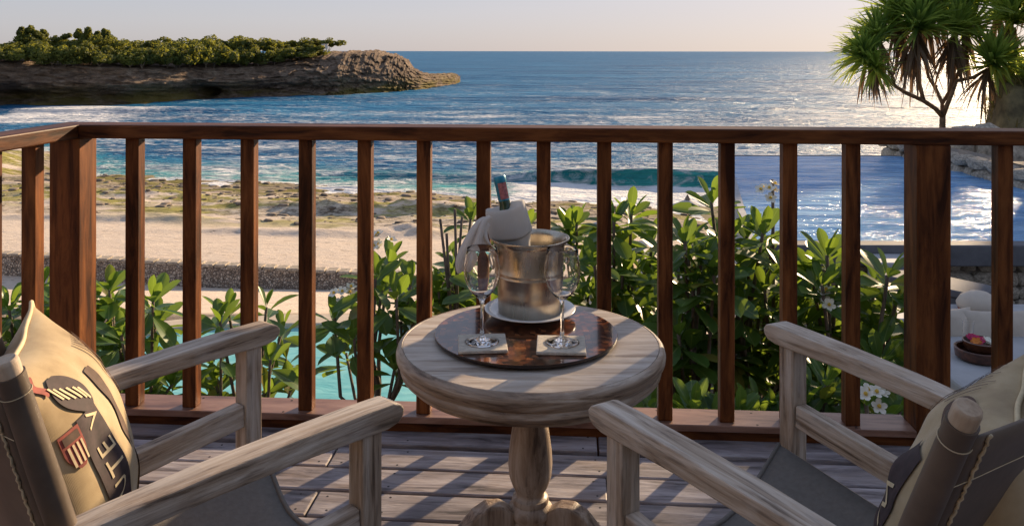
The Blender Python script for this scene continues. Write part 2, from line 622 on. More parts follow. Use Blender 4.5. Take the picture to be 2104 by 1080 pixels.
def make_ground():
    m, n, b = new_mat('sand_reef_and_soil')
    P = n.nodes.new('ShaderNodeNewGeometry').outputs['Position']
    mp = N(n, 'ShaderNodeMapping'); mp.inputs['Scale'].default_value = (0.35, 0.9, 0.6); n.links.new(P, mp.inputs[0])
    big = noise(n, mp.outputs[0], 0.55, 7, 0.66)
    mp2 = N(n, 'ShaderNodeMapping'); mp2.inputs['Scale'].default_value = (0.8, 1.7, 1); n.links.new(P, mp2.inputs[0])
    fine = noise(n, mp2.outputs[0], 1.5, 7, 0.78)
    alg = noise(n, mp.outputs[0], 0.22, 4, 0.6)
    at = lambda nm: N(n, 'ShaderNodeAttribute', attribute_name=nm).outputs['Fac']
    sand = ramp(n, fine, [(0.3, (0.62, 0.50, 0.39)), (0.7, (0.74, 0.63, 0.52))]).outputs[0]
    speck = ramp(n, noise(n, mp2.outputs[0], 2.6, 2, 0.5), [(0.66, (0, 0, 0)), (0.70, (1, 1, 1))]).outputs[0]
    sand = mixc(n, sand, (0.22, 0.16, 0.11), mathn(n, 'MULTIPLY', speck, 0.7))
    rock = ramp(n, fine, [(0.36, (0.07, 0.055, 0.042)), (0.46, (0.27, 0.22, 0.165)), (0.57, (0.60, 0.52, 0.41))]).outputs[0]
    algae = ramp(n, fine, [(0.35, (0.12, 0.11, 0.02)), (0.6, (0.38, 0.34, 0.07))]).outputs[0]
    rock = mixc(n, rock, algae, ramp(n, alg, [(0.46, (0, 0, 0)), (0.54, (0.9,) * 3)]).outputs[0])
    rmask = mathn(n, 'MULTIPLY', at('reef'), ramp(n, big, [(0.38, (0, 0, 0)), (0.48, (1, 1, 1))]).outputs[0])
    col = mixc(n, sand, rock, rmask)
    col = mixc(n, col, mixc(n, col, (0.45, 0.4, 0.33), 1.0, 'MULTIPLY'), mathn(n, 'MULTIPLY', at('wet'), 0.7))
    soil = ramp(n, fine, [(0.3, (0.05, 0.04, 0.025)), (0.7, (0.13, 0.10, 0.065))]).outputs[0]
    col = mixc(n, soil, col, at('sandm'))
    n.links.new(col, b.inputs['Base Color'])
    b.inputs['Roughness'].default_value = 0.9
    b.inputs['Specular IOR Level'].default_value = 0.2
    bump(n, b, mathn(n, 'ADD', fine, mathn(n, 'MULTIPLY', big, 1.5)), 0.8, 0.12)
    return m


go = bpy.data.objects.new('beach_ground', np_mesh('beach_ground', np.stack([GX, GY, GZ], -1).reshape(-1, 3), grid_faces(len(gy), len(gx)), make_ground(), attrs={'sandm': sandm, 'reef': reef, 'wet': wet}))
place(go, Matrix(), None); tag(go, kind='structure')

# ------------------------------------------------------------------ sea
ry = np.concatenate([46 * np.exp(np.linspace(0, math.log(420 / 46), 520)), 420 * np.exp(np.linspace(0.02, math.log(30000 / 420), 110))])
cxs = np.linspace(-1750, 1750, 620)
SX = cxs[None, :] / F * ry[:, None]; SY = np.repeat(ry[:, None], len(cxs), 1)
near = 1 - sstep(120, 380, SY)
H = 0.55 * (fbm(SX * 0.035 + 3, SY * 0.11, 4) - 0.5) * (0.35 + sstep(60, 110, SY)) + near * 0.34 * (fbm(SX * 0.22, SY * 0.55, 4) - 0.5)
H *= 1 - sstep(600, 1500, SY)


def breaker(yc, A, front, back):
    d = SY - yc
    return np.where(d > 0, A * np.exp(-(d / back) ** 2), A * np.exp(-(d / front) ** 2)), d


yc1 = 76.0 - 0.16 * (SX - 8) + 1.6 * (fbm(SX * 0.12, SX * 0 + 3, 3) - 0.5)
A1 = 1.35 * sstep(-4, 9, SX) * (1 - sstep(26, 34, SX)) + 0.38 * sstep(-26, -12, SX) * (1 - sstep(-4, 6, SX))
h1, d1 = breaker(yc1, A1, 1.0, 4.0)
yc2 = 160 + 0.10 * (SX + 70) + 3 * (fbm(SX * 0.08, SX * 0, 3) - 0.5)
A2 = 0.9 * sstep(-104, -92, SX) * (1 - sstep(-62, -40, SX))
h2, d2 = breaker(yc2, A2, 2.2, 9.0)
yc3 = 108 + 2 * (fbm(SX * 0.1, SX * 0 + 8, 3) - 0.5) - 0.05 * SX
A3 = 0.34 * sstep(-50, -38, SX) * (1 - sstep(0, 24, SX))
h3, d3 = breaker(yc3, A3, 1.6, 5.0)
H = H + h1 + h2 + h3
Ysh = shore(SX)
out = SY - Ysh
foam = 0.68 * np.exp(-np.maximum(out, 0) / 5.5)
foam = np.maximum(foam, 0.49 * (1 - sstep(6, 26, out)))
foam = np.maximum(foam, 0.80 * sstep(-16, -9, d1) * (1 - sstep(-2.2, -1.1, d1)) * sstep(-6, 4, SX))
foam = np.maximum(foam, 0.66 * np.exp(-((d1 - 0.1) / 0.5) ** 2) * sstep(0.2, 1.0, A1))
lf = sstep(-40, -8, d2 + 6) * (1 - sstep(14, 30, d2)) * sstep(-104, -93, SX + 0.25 * (SY - 160)) * (1 - sstep(-78, -30, SX))
foam = np.maximum(foam, 0.56 * lf)
foam = np.maximum(foam, 0.445 * (1 - sstep(150, 260, SY)))
foam = np.maximum(foam, 0.40 * (1 - sstep(200, 900, SY)))
shallow = np.maximum(0.8 * (1 - sstep(1, 16, out)), np.where((d1 < 1.5) & (d1 > -4), sstep(0.25, 1.0, A1), 0))


def make_sea():
    m, n, b = new_mat('sea_water')
    P = n.nodes.new('ShaderNodeNewGeometry').outputs['Position']
    at = lambda nm: N(n, 'ShaderNodeAttribute', attribute_name=nm).outputs['Fac']

    def mp(sc):
        x = N(n, 'ShaderNodeMapping'); x.inputs['Scale'].default_value = sc; n.links.new(P, x.inputs[0]); return x.outputs[0]
    deep = ramp(n, noise(n, mp((0.012, 0.05, 1)), 1, 4), [(0.35, (0.006, 0.092, 0.215)), (0.65, (0.024, 0.18, 0.35))]).outputs[0]
    turq = ramp(n, noise(n, mp((0.1, 0.3, 1)), 1, 3), [(0.3, (0.010, 0.20, 0.21)), (0.7, (0.06, 0.40, 0.38))]).outputs[0]
    base = mixc(n, deep, turq, at('shallow'))
    lace = noise(n, mp((0.50, 0.75, 0.6)), 1.0, 8, 0.72, 1.2)
    broad = noise(n, mp((0.06, 0.12, 0.1)), 1.0, 4, 0.6)
    val = mathn(n, 'ADD', mathn(n, 'MULTIPLY', lace, 0.62), mathn(n, 'MULTIPLY', broad, 0.38))
    # foam shows where lace noise exceeds 1 - foam
    thr = mathn(n, 'SUBTRACT', mathn(n, 'ADD', val, at('foam')), 0.93)
    fm = ramp(n, mathn(n, 'MULTIPLY', thr, 5.0, True), [(0.0, (0, 0, 0)), (0.8, (1, 1, 1))]).outputs[0]
    col = mixc(n, base, (0.80, 0.80, 0.80), fm)
    n.links.new(col, b.inputs['Base Color'])
    rg = mathn(n, 'ADD', mathn(n, 'MULTIPLY', fm, 0.4), 0.42)
    n.links.new(rg, b.inputs['Roughness'])
    b.inputs['IOR'].default_value = 1.30
    b.inputs['Specular IOR Level'].default_value = 0.20
    w1 = noise(n, mp((0.6, 0.9, 1)), 1.0, 6, 0.66, 0.6)
    w2 = noise(n, mp((0.09, 0.17, 1)), 1.0, 6, 0.66, 0.4)
    w3 = noise(n, mp((0.008, 0.03, 1)), 1.0, 4, 0.6, 0.2)
    h = mathn(n, 'ADD', mathn(n, 'MULTIPLY', w1, 0.55), mathn(n, 'ADD', mathn(n, 'MULTIPLY', w2, 3.2), mathn(n, 'MULTIPLY', w3, 9.0)))
    h = mathn(n, 'ADD', h, mathn(n, 'MULTIPLY', fm, 0.12))
    bump(n, b, h, 0.85, 1.0)
    return m


sea = bpy.data.objects.new('sea', np_mesh('sea', np.stack([SX, SY, ZS + H], -1).reshape(-1, 3), grid_faces(len(ry), len(cxs)), make_sea(), attrs={'foam': foam, 'shallow': shallow}))
place(sea, Matrix(), None); tag(sea, kind='structure')

# ------------------------------------------------------------------ headland
# stations along the coast: photo x, waterline y, depth; cliff height over the sea; notch depth; shelf width
ST = [  # px,   y_w,  cliff_top_y, notch, slope_back
    (-420, 226, 128, 5.0, 2.0), (-150, 224, 128, 5.0, 2.0), (0, 221, 133, 5.0, 2.5), (120, 219, 138, 5.5, 3.0), (250, 216, 142, 5.5, 3.0), (400, 207, 143, 6.5, 4.0),
    (520, 201, 140, 5.5, 6.0), (620, 198, 122, 4.5, 10.0), (690, 196, 112, 3.6, 11.0), (740, 193, 109, 2.2, 12.0), (795, 190, 116, 1.6, 11.0), (822, 188, 126, 1.2, 9.0),
    (838, 187, 143, 0.8, 8.0), (862, 185, 152, 1.0, 8.0), (905, 179, 152, 1.2, 8.0), (934, 174, 153, 1.6, 6.0), (944, 170, 158, 0.8, 3.0)]
ST = np.array(ST, float)
ns = 640
ss = np.linspace(0, 1, ns)
par = np.linspace(0, 1, len(ST))
cs = lambda k: np.interp(ss, par, ST[:, k])
spx, syw, sct, snt, ssb = (cs(k) for k in range(5))
sY = 12.0 * F / (syw - HY)
sX = (spx - CX) / F * sY
topY = sY + ssb
Hc = (EYE - (sct - HY) / F * topY) - ZS
Hc = Hc + 0.9 * (fbm(ss * 60, ss * 0, 4) - 0.5) + 0.9 * sstep(560, 680, spx) * (1 - sstep(800, 850, spx)) * (fbm(ss * 150, ss * 0 + 9, 3) - 0.5)
nt_ = 74
V = np.zeros((ns, nt_, 3))
hfrac = np.linspace(-0.08, 1, 46)
for j in range(nt_):
    if j < 46:
        h = hfrac[j]
        # outward offset (toward viewer is negative Y): notch below mid height, lip above
        cave = 1 + 1.5 * np.exp(-((spx - 395) / 26) ** 2) + 0.9 * np.exp(-((spx + 10) / 60) ** 2)
        notch = snt * cave * np.exp(-((h - 0.20) / 0.22) ** 2) * (0.7 + 0.6 * fbm(ss * 34, ss * 0 + 2, 3))
        lip = -0.14 * snt * np.exp(-((h - 0.62) / 0.12) ** 2)
        back = ssb * np.clip((h - 0.35) / 0.65, 0, 1) ** 1.3
        strata = 2.0 * (fbm(ss * 30 + h * 3.0, ss * 0 + h * 16.0, 4) - 0.5) + 0.9 * (fbm(ss * 110 + h * 5, ss * 0 + h * 34.0, 3) - 0.5)
        ph = h * 5.0 + 2.4 * fbm(ss * 30 + h * 1.5, ss * 0 + h * 1.2, 3)
        ledge = 0.8 * ((ph % 1.0) ** 2 - 0.33) * np.clip(ssb / 6, 0.45, 1.3) * (0.3 + 1.4 * fbm(ss * 40, ss * 0 + h * 5, 2))
        crag = 1.6 * (fbm(ss * 95 + h * 3, ss * 0 + h * 10, 5) - 0.5) + 1.2 * np.round(2.5 * fbm(ss * 55 + h * 2, ss * 0 + h * 7, 2)) / 2.5 - 0.6
        yy = sY + notch + lip + back + strata + ledge + crag
        zz = ZS + h * Hc
        xx = sX + 0.6 * (fbm(ss * 120 + 5, ss * 0 + h * 9, 3) - 0.5)
    else:
        t = (j - 45) / (nt_ - 46)
        wd = np.interp(spx, [-420, 500, 700, 800, 860, 950], [90, 80, 46, 26, 9, 4])
        yy = topY + t * wd + 1.0 * (fbm(ss * 70, ss * 0 + 16, 4) - 0.5) * (1 - t)
        rise = np.interp(spx, [-420, 560, 690, 800, 950], [2.6, 2.4, 0.8, 0.1, 0.0])
        zz = ZS + Hc + rise * np.sin(min(1, t * 2.2) * math.pi / 2) + 0.9 * (fbm(ss * 50, ss * 0 + t * 9, 4) - 0.5) - (14 * max(0, t - 0.8) / 0.2)
        xx = sX * (1 + 0.15 * t * np.where(spx < 700, 1, 0.6) * wd / 90)
    V[:, j, 0] = xx; V[:, j, 1] = yy; V[:, j, 2] = zz


def make_cliff():
    m, n, b = new_mat('limestone_cliff')
    P = n.nodes.new('ShaderNodeNewGeometry').outputs['Position']

    def mp(sc):
        x = N(n, 'ShaderNodeMapping'); x.inputs['Scale'].default_value = sc; n.links.new(P, x.inputs[0]); return x.outputs[0]
    a = noise(n, mp((0.28, 0.28, 1.0)), 1.0, 8, 0.76, 0.3)
    c = noise(n, mp((0.9, 0.9, 0.9)), 1.0, 7, 0.72)
    col = ramp(n, a, [(0.36, (0.06, 0.041, 0.029)), (0.46, (0.17, 0.118, 0.082)), (0.57, (0.27, 0.20, 0.145)), (0.70, (0.42, 0.34, 0.255))]).outputs[0]
    col = mixc(n, col, (0.10, 0.075, 0.06), mathn(n, 'MULTIPLY', ramp(n, c, [(0.52, (0, 0, 0)), (0.66, (1, 1, 1))]).outputs[0], 0.75))
    # seaweed and moss band of the tidal shelf
    sp = n.nodes.new('ShaderNodeSeparateXYZ'); n.links.new(P, sp.inputs[0])
    low = ramp(n, mathn(n, 'MULTIPLY', mathn(n, 'ADD', sp.outputs[2], 10.75), 0.1), [(0.12, (1, 1, 1)), (0.48, (0, 0, 0))]).outputs[0]
    mz = ramp(n, noise(n, mp((0.07, 0.07, 0.3)), 1.0, 4), [(0.40, (0, 0, 0)), (0.55, (1, 1, 1))]).outputs[0]
    col = mixc(n, col, (0.17, 0.135, 0.032), mathn(n, 'MULTIPLY', mathn(n, 'MULTIPLY', low, mz), 0.85))
    n.links.new(col, b.inputs['Base Color'])
    b.inputs['Roughness'].default_value = 0.92
    b.inputs['Specular IOR Level'].default_value = 0.15
    bump(n, b, mathn(n, 'ADD', a, c), 0.9, 0.9)
    return m


M['cliff'] = make_cliff()
hl = bpy.data.objects.new('headland', np_mesh('headland', V.reshape(-1, 3), grid_faces(ns, nt_)[:, ::-1], M['cliff'], smooth=False))
place(hl, Matrix(), None); tag(hl, kind='structure')

# ------------------------------------------------------------------ scrub trees on the headland
def crown_mesh(seed, spiky, nleaf=2600):
    r = np.random.default_rng(seed)
    nb = 15
    cen = r.normal(size=(nb, 3)) * np.array([0.46, 0.46, 0.32]); rad = 0.20 + 0.24 * r.random(nb)
    cen[:, 2] = np.abs(cen[:, 2]) + (0.1 if not spiky else 0.0)
    if spiky:
        cen[:, 2] = np.linspace(-0.25, 1.05, nb); cen[:, :2] *= (1.05 - 0.75 * np.linspace(0, 1, nb))[:, None]; rad = 0.50 - 0.36 * np.linspace(0, 1, nb) + 0.05 * r.random(nb)
    k = r.integers(0, nb, nleaf)
    d = r.normal(size=(nleaf, 3)); d /= np.linalg.norm(d, axis=1)[:, None]
    p = cen[k] + d * (rad[k] * (0.55 + 0.5 * r.random(nleaf) ** 0.6))[:, None]
    p[:, 2] = np.maximum(p[:, 2], -0.42 + 0.1 * r.random(nleaf))
    s = 0.055 + 0.055 * r.random(nleaf)
    nrm = d + 0.7 * r.normal(size=(nleaf, 3)); nrm /= np.linalg.norm(nrm, axis=1)[:, None]
    a = np.cross(nrm, r.normal(size=(nleaf, 3))); a /= np.linalg.norm(a, axis=1)[:, None]
    b = np.cross(nrm, a)
    vs = np.stack([p + a * s[:, None], p + b * (s * 0.7)[:, None], p - a * s[:, None], p - b * (s * 0.7)[:, None]], 1).reshape(-1, 3)
    fs = np.arange(nleaf * 4).reshape(-1, 4)
    return np_mesh('crown', vs, fs, M['scrub'], smooth=False)


def trunk_mesh(seed):
    r = random.Random(seed)
    b = MB()
    top = []
    b.tube([(0, 0, -0.4), (r.uniform(-.05, .05), r.uniform(-.05, .05), 0.15), (r.uniform(-.12, .12), r.uniform(-.1, .1), 0.55)], [0.075, 0.055, 0.035], 6)
    for k in range(4):
        a = k * 1.57 + r.uniform(-.4, .4)
        b.tube([(0, 0, 0.12 + 0.06 * k), (0.22 * math.cos(a), 0.22 * math.sin(a), 0.4 + .05 * k), (0.42 * math.cos(a), 0.42 * math.sin(a), 0.72)], [0.038, 0.028, 0.012], 5)
    return b.mesh('trunk', M['tbark'], smooth=True)


CR = [crown_mesh(k, False) for k in range(4)] + [crown_mesh(20 + k, True) for k in range(3)]
TR = [trunk_mesh(k) for k in range(3)]


def headland_z(px, back):
    i = int(np.argmin(abs(spx - px)))
    col_ = V[i, 45:, :]
    wd = col_[-1, 1] - col_[0, 1]
    j = int(np.clip(back / max(wd, 1) * (nt_ - 46), 0, nt_ - 47))
    return Vector(col_[j])


trees = []   # px, back, top_y, half width px, spiky
rt = random.Random(3)
for (px, top, hw, sp_) in ((12, 100, 26, 0), (48, 62, 24, 1), (80, 66, 26, 1), (108, 84, 24, 0), (135, 76, 24, 1), (160, 92, 24, 0), (178, 66, 26, 1), (205, 70, 24, 1), (217, 68, 20, 1), (232, 82, 24, 0), (252, 80, 26, 0), (268, 92, 16, 0),
                           (300, 100, 20, 0), (325, 94, 24, 0), (352, 84, 26, 0), (385, 82, 28, 0), (415, 80, 28, 0), (445, 80, 28, 0), (478, 82, 26, 0), (512, 76, 30, 0), (540, 84, 24, 0), (566, 86, 22, 0), (596, 84, 22, 0), (625, 82, 22, 0), (652, 84, 18, 0), (676, 82, 16, 0),
                           (-20, 88, 26, 1), (-55, 80, 30, 0), (-100, 76, 34, 0)):
    trees.append((px, 16 + rt.random() * 8, top, hw, sp_, 'behind'))
for px in list(range(-40, 280, 19)) + list(range(290, 480, 17)) + [494, 510, 527, 545, 560, 578, 596, 612, 628, 642]:
    px += rt.randint(-6, 6)
    top = 100 + rt.randint(-4, 12) if px < 280 else 100 + rt.randint(-6, 10)
    trees.append((px, 0.3 + rt.random() * 5, top - 6 + rt.randint(-4, 12), 19 + rt.randint(0, 12), 1 if rt.random() < 0.25 else 0, 'front'))
rank = {}
for i, (px, back, top, hw, sp_, row) in enumerate(sorted(trees)):
    base = headland_z(px, back)
    base.x = (px - CX) / F * base.y
    hgt = max(3.0, (EYE + (HY - top) / F * base.y) - base.z)
    rad = hw / F * base.y
    n_ = rank[row] = rank.get(row, 0) + 1
    ordn = lambda q: '%d%s' % (q, 'th' if 10 <= q % 100 <= 20 else {1: 'st', 2: 'nd', 3: 'rd'}.get(q % 10, 'th'))
    if row == 'behind':
        lab = '%s green tree on the headland crest, %s from the left in the back row' % ('pointed' if sp_ else 'rounded', ordn(n_))
    else:
        lab = 'low olive shrub tree at the cliff edge, %s from the left in the front row' % ordn(n_)
    e = empty('headland_tree' if row == 'behind' else 'cliff_shrub', base, lab, 'tree', 'trees on the headland')
    t = bpy.data.objects.new('trunk', TR[i % 3]); link(t, e)
    t.scale = (rad * 0.9, rad * 0.9, hgt * 0.62)
    c = bpy.data.objects.new('crown', CR[(4 + i % 3) if sp_ else i % 4]); link(c, e)
    if sp_:
        c.location = (0, 0, hgt * 0.40); c.scale = (rad * 1.3, rad * 1.3, hgt * 0.60)
    else:
        c.location = (0, 0, hgt * (0.48 if row == 'behind' else 0.36)); c.scale = (rad * 1.35, rad * 1.35, hgt * (0.62 if row == 'behind' else 0.80))
    c.rotation_euler = (0, 0, rt.random() * 6.28)

# two white markers in front of the last trees
for k, px in enumerate((664, 671)):
    p = W(px, 97, 245)
    b = MB(); b.box(p, (0.75, 0.75, 1.3)); b.box(p + Vector((0, 0, 0.75)), (0.95, 0.95, 0.2)); b.box(p - Vector((0, 0, 1.6)), (0.3, 0.3, 2.0))
    tag(b.obj('white_marker', M['china'], None, p), 'tiny white marker box on the headland tip, %s of the pair' % ('left' if k == 0 else 'right'), 'marker', 'white markers on the headland')

# ------------------------------------------------------------------ low stone sea wall on the beach
def stone_mesh(seed, rough=0.16):
    r = random.Random(seed)
    bm = bmesh.new()
    bmesh.ops.create_icosphere(bm, subdivisions=2, radius=0.5)
    off = Vector((r.random() * 50, r.random() * 50, r.random() * 50))
    for v in bm.verts:
        p = v.co.copy()
        for a in range(3):
            p[a] = math.copysign(abs(p[a] * 2) ** 0.62 / 2, p[a])
        v.co = p * (1 + rough * 2 * mnoise.noise(p * 2.2 + off) + rough * mnoise.noise(p * 5 + off))
    me = bpy.data.meshes.new('stone'); bm.to_mesh(me); bm.free()
    me.materials.append(M['rubble'])
    return me


STN = [stone_mesh(k) for k in range(6)]
bw = MB()
xs_ = np.linspace(-48, 3, 110)
rows = []
for (dy, z) in ((0, -9.9), (0.02, -8.78), (0.05, -8.70), (0.6, -8.70), (0.65, -9.3)):
    rows.append([(x, wall_line(x) - 0.35 + dy + (0.08 * (random.random() - .5)), z + 0.06 * (random.random() - .5)) for x in xs_])
bw.grid(rows)


def make_beachwall():
    m, n, b = new_mat('small_rubble_wall')
    P = n.nodes.new('ShaderNodeNewGeometry').outputs['Position']
    vo = N(n, 'ShaderNodeTexVoronoi'); vo.inputs['Scale'].default_value = 8.5; n.links.new(P, vo.inputs['Vector'])
    ve = N(n, 'ShaderNodeTexVoronoi', feature='DISTANCE_TO_EDGE'); ve.inputs['Scale'].default_value = 8.5; n.links.new(P, ve.inputs['Vector'])
    sp = n.nodes.new('ShaderNodeSeparateColor'); n.links.new(vo.outputs['Color'], sp.inputs[0])
    c = ramp(n, sp.outputs[0], [(0.0, (0.26, 0.20, 0.155)), (0.5, (0.42, 0.335, 0.26)), (1.0, (0.58, 0.49, 0.40))]).outputs[0]
    e = ramp(n, ve.outputs[0], [(0.02, (0, 0, 0)), (0.12, (1, 1, 1))]).outputs[0]
    n.links.new(mixc(n, (0.13, 0.10, 0.08), c, e), b.inputs['Base Color'])
    b.inputs['Roughness'].default_value = 0.95
    bump(n, b, e, 0.8, 0.08)
    return m


M['beachwall'] = make_beachwall()
bwe = empty('sea_wall', (-20, float(wall_line(-20.0)), -9.65), 'low long rubble stone wall along the back of the sandy beach', 'wall')
bw.obj('wall_face', M['beachwall'], bwe, (-20, float(wall_line(-20.0)), -9.65))
bc = MB()
for i in range(86):   # capping stones set on the wall, too small to pick apart
    x = -48 + 51 * i / 86 + 0.2
    bc.box((x, wall_line(x) - 0.08 + 0.05 * random.random(), -8.66 + 0.03 * random.random()), (0.5, 0.62, 0.14), Matrix.Rotation(random.uniform(-.1, .1), 3, 'Z'))
co_ = bc.obj('capping_stones', M['rubble'], bwe, (-20, float(wall_line(-20.0)), -9.65), bevel=0.03, seg=1)
co_['kind'] = 'stuff'

# loose rocks of the reef (uncountable, tiny)
br = MB()
rr = random.Random(11)
base_me = [(np.array([v.co[:] for v in s.vertices]), [tuple(p.vertices) for p in s.polygons]) for s in STN[:3]]
for i in range(1150):
    x = rr.uniform(-46, 18); ys_ = float(shore(np.array(x))); yw_ = float(wall_line(x))
    y = yw_ + (ys_ - yw_) * (0.35 + 0.68 * rr.random() ** 0.7)
    z = float(ground_z(np.array([x]), np.array([y]))[0])
    vs, fs = base_me[i % 3]
    sc = 0.10 + 0.42 * rr.random() ** 2.8
    a = rr.random() * 6.28
    ca, sa = math.cos(a), math.sin(a)
    q = vs * np.array([sc * 1.9, sc * 1.2, sc * 0.5])
    br.add(np.stack([q[:, 0] * ca - q[:, 1] * sa + x, q[:, 0] * sa + q[:, 1] * ca + y, q[:, 2] + z + 0.05 * sc], 1), fs)
M['reefrock'] = plain('reef_rock', (0.24, 0.19, 0.145), 0.95, var=0.4, scale=0.9, bstr=0.5)
ro = br.obj('reef_rubble', M['reefrock'], None, (0, 0, 0), smooth=True)
tag(ro, 'dark loose coral rocks scattered over the beach and reef', 'rocks', kind='stuff')

# ------------------------------------------------------------------ turquoise swimming pool below the deck
def make_poolwater(name, c1, c2, sc, bs, rough=0.06):
    m, n, b = new_mat(name)
    P = n.nodes.new('ShaderNodeNewGeometry').outputs['Position']
    mp = N(n, 'ShaderNodeMapping'); mp.inputs['Scale'].default_value = sc; n.links.new(P, mp.inputs[0])
    t = noise(n, mp.outputs[0], 1.0, 5, 0.6, 0.8)
    n.links.new(ramp(n, t, [(0.3, c1), (0.7, c2)]).outputs[0], b.inputs['Base Color'])
    b.inputs['Roughness'].default_value = rough
    b.inputs['IOR'].default_value = 1.333
    b.inputs['Specular IOR Level'].default_value = 0.3
    bump(n, b, t, bs, 0.12 if bs < 0.5 else 0.35)
    return m


pool_out = []
for k in range(72):
    t = 2 * math.pi * k / 72
    c_, s_ = math.cos(t), math.sin(t)
    e_ = 0.55
    pool_out.append((-5.0 + 5.4 * math.copysign(abs(c_) ** e_, c_), 18.2 + 3.9 * math.copysign(abs(s_) ** e_, s_)))
pe = empty('swimming_pool', (-5.0, 18.2, -6.25), 'turquoise swimming pool with rounded pale rim below the deck', 'pool')
pb = MB()
pb.add([(x, y, -6.14) for x, y in pool_out], [tuple(range(72))])
pb.obj('water_surface', make_poolwater('pool_water', (0.13, 0.46, 0.47), (0.30, 0.66, 0.63), (0.9, 2.2, 1), 0.25), pe, (-5, 18.2, -6.25))
pc = MB()
ring = []
for (o_, z) in ((0.0, -6.6), (0.0, -6.04), (0.03, -6.02), (0.75, -6.02), (0.8, -6.06), (0.8, -6.6)):
    row = []
    for (x, y) in pool_out + pool_out[:1]:
        d = Vector((x + 5.0, y - 18.2)).normalized()
        row.append((x + d.x * o_, y + d.y * o_, z))
    ring.append(row)
pc.grid(ring)
M['rim'] = plain('pale_stone_rim', (0.60, 0.50, 0.38), 0.8, var=0.12, scale=3)
pc.obj('pool_rim', M['rim'], pe, (-5, 18.2, -6.25))

# ------------------------------------------------------------------ raised plunge pool with vanishing edge on the right
PZ = -0.585
pp = empty('plunge_pool', (5.4, 8.0, -1.75), 'raised plunge pool with rippled blue water and grey coping on the right', 'pool')
pl = (5.4, 8.0, -1.75)
wv = MB()
PX0n, PX0f = 2.35, 3.80
nyp, nxp = 330, 90
rowsP = []
for i in range(nyp):
    y = 8.0 + 6.5 * i / (nyp - 1)
    x0 = PX0n + (PX0f - PX0n) * i / (nyp - 1)
    x1 = 12.0 if y < 11.4 else 6.9
    xr = x0 + (x1 - x0) * np.arange(nxp) / (nxp - 1)
    fade = min(1.0, i / 12, (nyp - 1 - i) / 12)
    zr = PZ + fade * (0.030 * (fbm(xr * 0.9 + 4, xr * 0 + y * 3.2, 3) - 0.5) + 0.012 * (fbm(xr * 2.2, xr * 0 + y * 8.0, 2) - 0.5))
    rowsP.append([(float(xx_), y, float(zz_)) for xx_, zz_ in zip(xr, zr)])
wv.grid(rowsP)
wv.obj('water_surface', make_poolwater('plunge_water', (0.06, 0.24, 0.52), (0.32, 0.55, 0.80), (0.7, 4.6, 1), 0.6, 0.15), pp, pl, smooth=True)
b = MB(); b.box((7.3, 7.90, PZ + 0.0 - 0.09), (9.9, 0.20, 0.20)); b.obj('near_coping', M['coping'], pp, pl, bevel=0.012)
b = MB()
b.add([(PX0n - 0.08, 8.0, PZ - 0.004), (PX0n + 0.0, 8.0, PZ + 0.003), (PX0f, 14.5, PZ + 0.003), (PX0f - 0.08, 14.5, PZ - 0.004), (PX0n - 0.12, 8.0, -3.4), (PX0f - 0.12, 14.5, -3.6)],
      [(0, 1, 2, 3), (0, 3, 5, 4)])
b.obj('overflow_wall', M['plaster'], pp, pl)
b = MB(); b.box((5.5, 14.56, -2.2), (3.4, 0.10, 3.235)); b.obj('far_edge_wall', M['coping'], pp, pl, bevel=0.006)
b = MB(); b.box((3.55, 7.62, -1.22), (0.44, 0.26, 1.05)); b.box((3.55, 7.62, -0.675), (0.52, 0.34, 0.05)); b.obj('corner_pier', M['plaster'], pp, pl, bevel=0.01)


def rubble_wall(name, label, a, b_, z0, z1, thick, seed, stone=0.2, cap=None):
    """a wall whose face towards the viewer is laid with single stones"""
    a, b_ = Vector(a), Vector(b_)
    d = (b_ - a); L = d.length; d.normalize()
    nrm = Vector((d.y, -d.x)) if Vector((d.y, -d.x)).dot(-a) > 0 else Vector((-d.y, d.x))
    e = empty(name, (a.x, a.y, z0), label, 'wall')
    ang = math.atan2(d.y, d.x)
    m = MB(); mid = (a + b_) / 2 - nrm * thick / 2
    m.box((mid.x, mid.y, (z0 + z1) / 2), (L, thick, z1 - z0), Matrix.Rotation(ang, 3, 'Z'))
    m.obj('mortar_core', M['mortar'], e, (a.x, a.y, z0))
    r = random.Random(seed)
    z = z0; cnt = 0
    while z < z1 - 0.02 and cnt < 290:
        h = min(stone * r.uniform(0.6, 1.15), z1 - z + 0.03)
        s = -r.random() * stone
        while s < L and cnt < 290:
            wd = stone * r.uniform(0.7, 1.7)
            c = a + d * min(max(s + wd / 2, 0), L) + nrm * r.uniform(-0.01, 0.02)
            o = bpy.data.objects.new('stone', STN[r.randint(0, 5)])
            mw = Matrix.Translation((c.x, c.y, z + h / 2)) @ Matrix.Rotation(ang, 4, 'Z') @ Matrix.Rotation(r.uniform(-.15, .15), 4, 'Y') @ Matrix.Diagonal((wd * 1.02, stone * 0.8, h * 1.04, 1))
            place(o, mw, e); cnt += 1
            s += wd
        z += h
    return e


